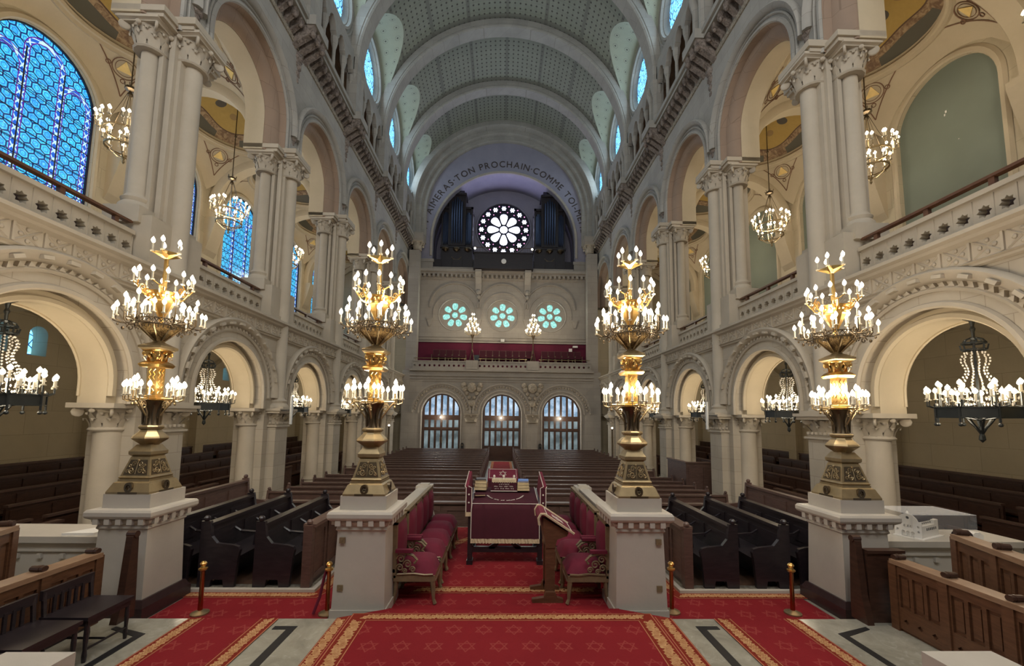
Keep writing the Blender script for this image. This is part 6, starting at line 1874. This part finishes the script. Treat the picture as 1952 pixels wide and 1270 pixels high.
for i in range(6): m.box(.119, .15+i*.045, .09, .123, .172+i*.045, .12); m.box(.089, .12+i*.05, .165, .093, .14+i*.05, .18); m.box(-.123, .15+i*.045, .09, -.119, .172+i*.045, .12)
m.box(-.06, -.004, .01, .06, .0, .015); m.build('windows', 'black', o)
o = MB().box(5.74, 5.05, .79, 5.88, 5.2, .84).prism([(5.74, .84), (5.88, .84), (5.84, .87), (5.78, .87)], 5.05, 5.2, 'y').build('small_model', 'white'); tag(o, 'smaller white model block on the counter beyond the model building', 'model')
m = MB(); gx0, gx1, gy0, gy1 = 4.93, 5.72, 4.97, 5.48
m.box(gx0, gy0, .79, gx0+.004, gy1, 1.09); m.box(gx1-.004, gy0, .79, gx1, gy1, 1.09); m.box(gx0, gy0, .79, gx1, gy0+.004, 1.09); m.box(gx0, gy1-.004, .79, gx1, gy1, 1.09)
gc = m.build('glass_case', 'glass'); MB().box(gx0, gy0, 1.09, gx1, gy1, 1.096).build('glass_lid', 'lidglass', gc)
tag(gc, 'clear glass case over the white model building', 'glass case')
# near marble post tops at the bottom edge
for x0, x1, lb in ((-2.46, -2.12, 'pale marble newel top at the bottom edge, on the stools side'), (2.22, 2.6, 'pale marble newel top at the bottom edge, on the brown panelled stall side')):
    m = MB(); m.box(x0+.04, 1.3, .12, x1-.04, 2.2, .92); p = m.build('marble_newel', 'marble'); MB().box(x0, 1.25, .92, x1, 2.25, 1.0).build('coping', 'marble', p); tag(p, lb, 'newel', 'near marble newels')
# hanging loudspeakers and signs
for s in (-1, 1):
    m = MB(); m.tube([(0, 0, 0), (0, 0, .70)], .035, 10); o = m.build('line_speaker', 'speakerskin', smooth=60)
    o.location = (s*5.22, 10.45, 1.95)
    MB().tube([(0, .0, .35), (s*.3, .4, .35), (s*.78, .72, .35)], .012, 5).build('bracket', 'iron', o)
    tag(o, 'slim pale column loudspeaker hung on the second pier, %s side' % SD[s], 'loudspeaker', 'slim loudspeakers')
    m = MB(); m.box(-.055, -.012, -.2, .055, .012, .2); o = m.build('exit_sign', 'black'); o.location = (s*6.24, 14.87, 1.07)
    m = MB()
    for z in (-.12, .01, .13):
        m.ball((0, -.014, z+.035), .012, 6, 4); m.box(-.012, -.016, z-.01, .012, -.012, z+.025); m.box(-.03, -.016, z+.005, .03, -.012, z+.015); m.box(-.02, -.016, z-.04, -.008, -.012, z-.01); m.box(.008, -.016, z-.04, .02, -.012, z-.01)
    m.build('pictogram', 'white', o)
    tag(o, 'narrow black sign with small white figures on the third pier, %s side' % SD[s], 'sign', 'black pictogram signs')

m = MB(); m.box(5.56, 12.5, NZ, 6.5, 12.55, .88); m.box(5.56, 12.55, NZ, 5.61, 13.9, .88); m.box(5.53, 12.47, .88, 6.5, 12.6, .92); m.box(5.53, 12.6, .88, 5.66, 13.9, .92)
for i in range(2): m.box(5.63+i*.45, 12.48, NZ+.15, 5.98+i*.45, 12.5, .76)
tag(m.build('box_pew', 'pewwood'), 'brown panelled box pew tucked between two piers on the blind-window side', 'pew')

for s in (-1, 1):
    o = empty('standing_light', (s*5.72, 21.4, NZ))
    MB().lathe([(.12, 0), (.12, .1), (.06, .2), (.05, 1.6), (.035, 2.0), (.05, 2.05), (.05, 2.1)], 8).build('stand', 'darkbronze', o, smooth=40)
    m = MB(); m.ball((0, 0, 2.15), .05, 8, 5); m.build('bulb', 'bulb', o)
    tag(o, 'slim dark floor light with a single small bulb near the end wall, %s side' % SD[s], 'lamp', 'slim floor lights')
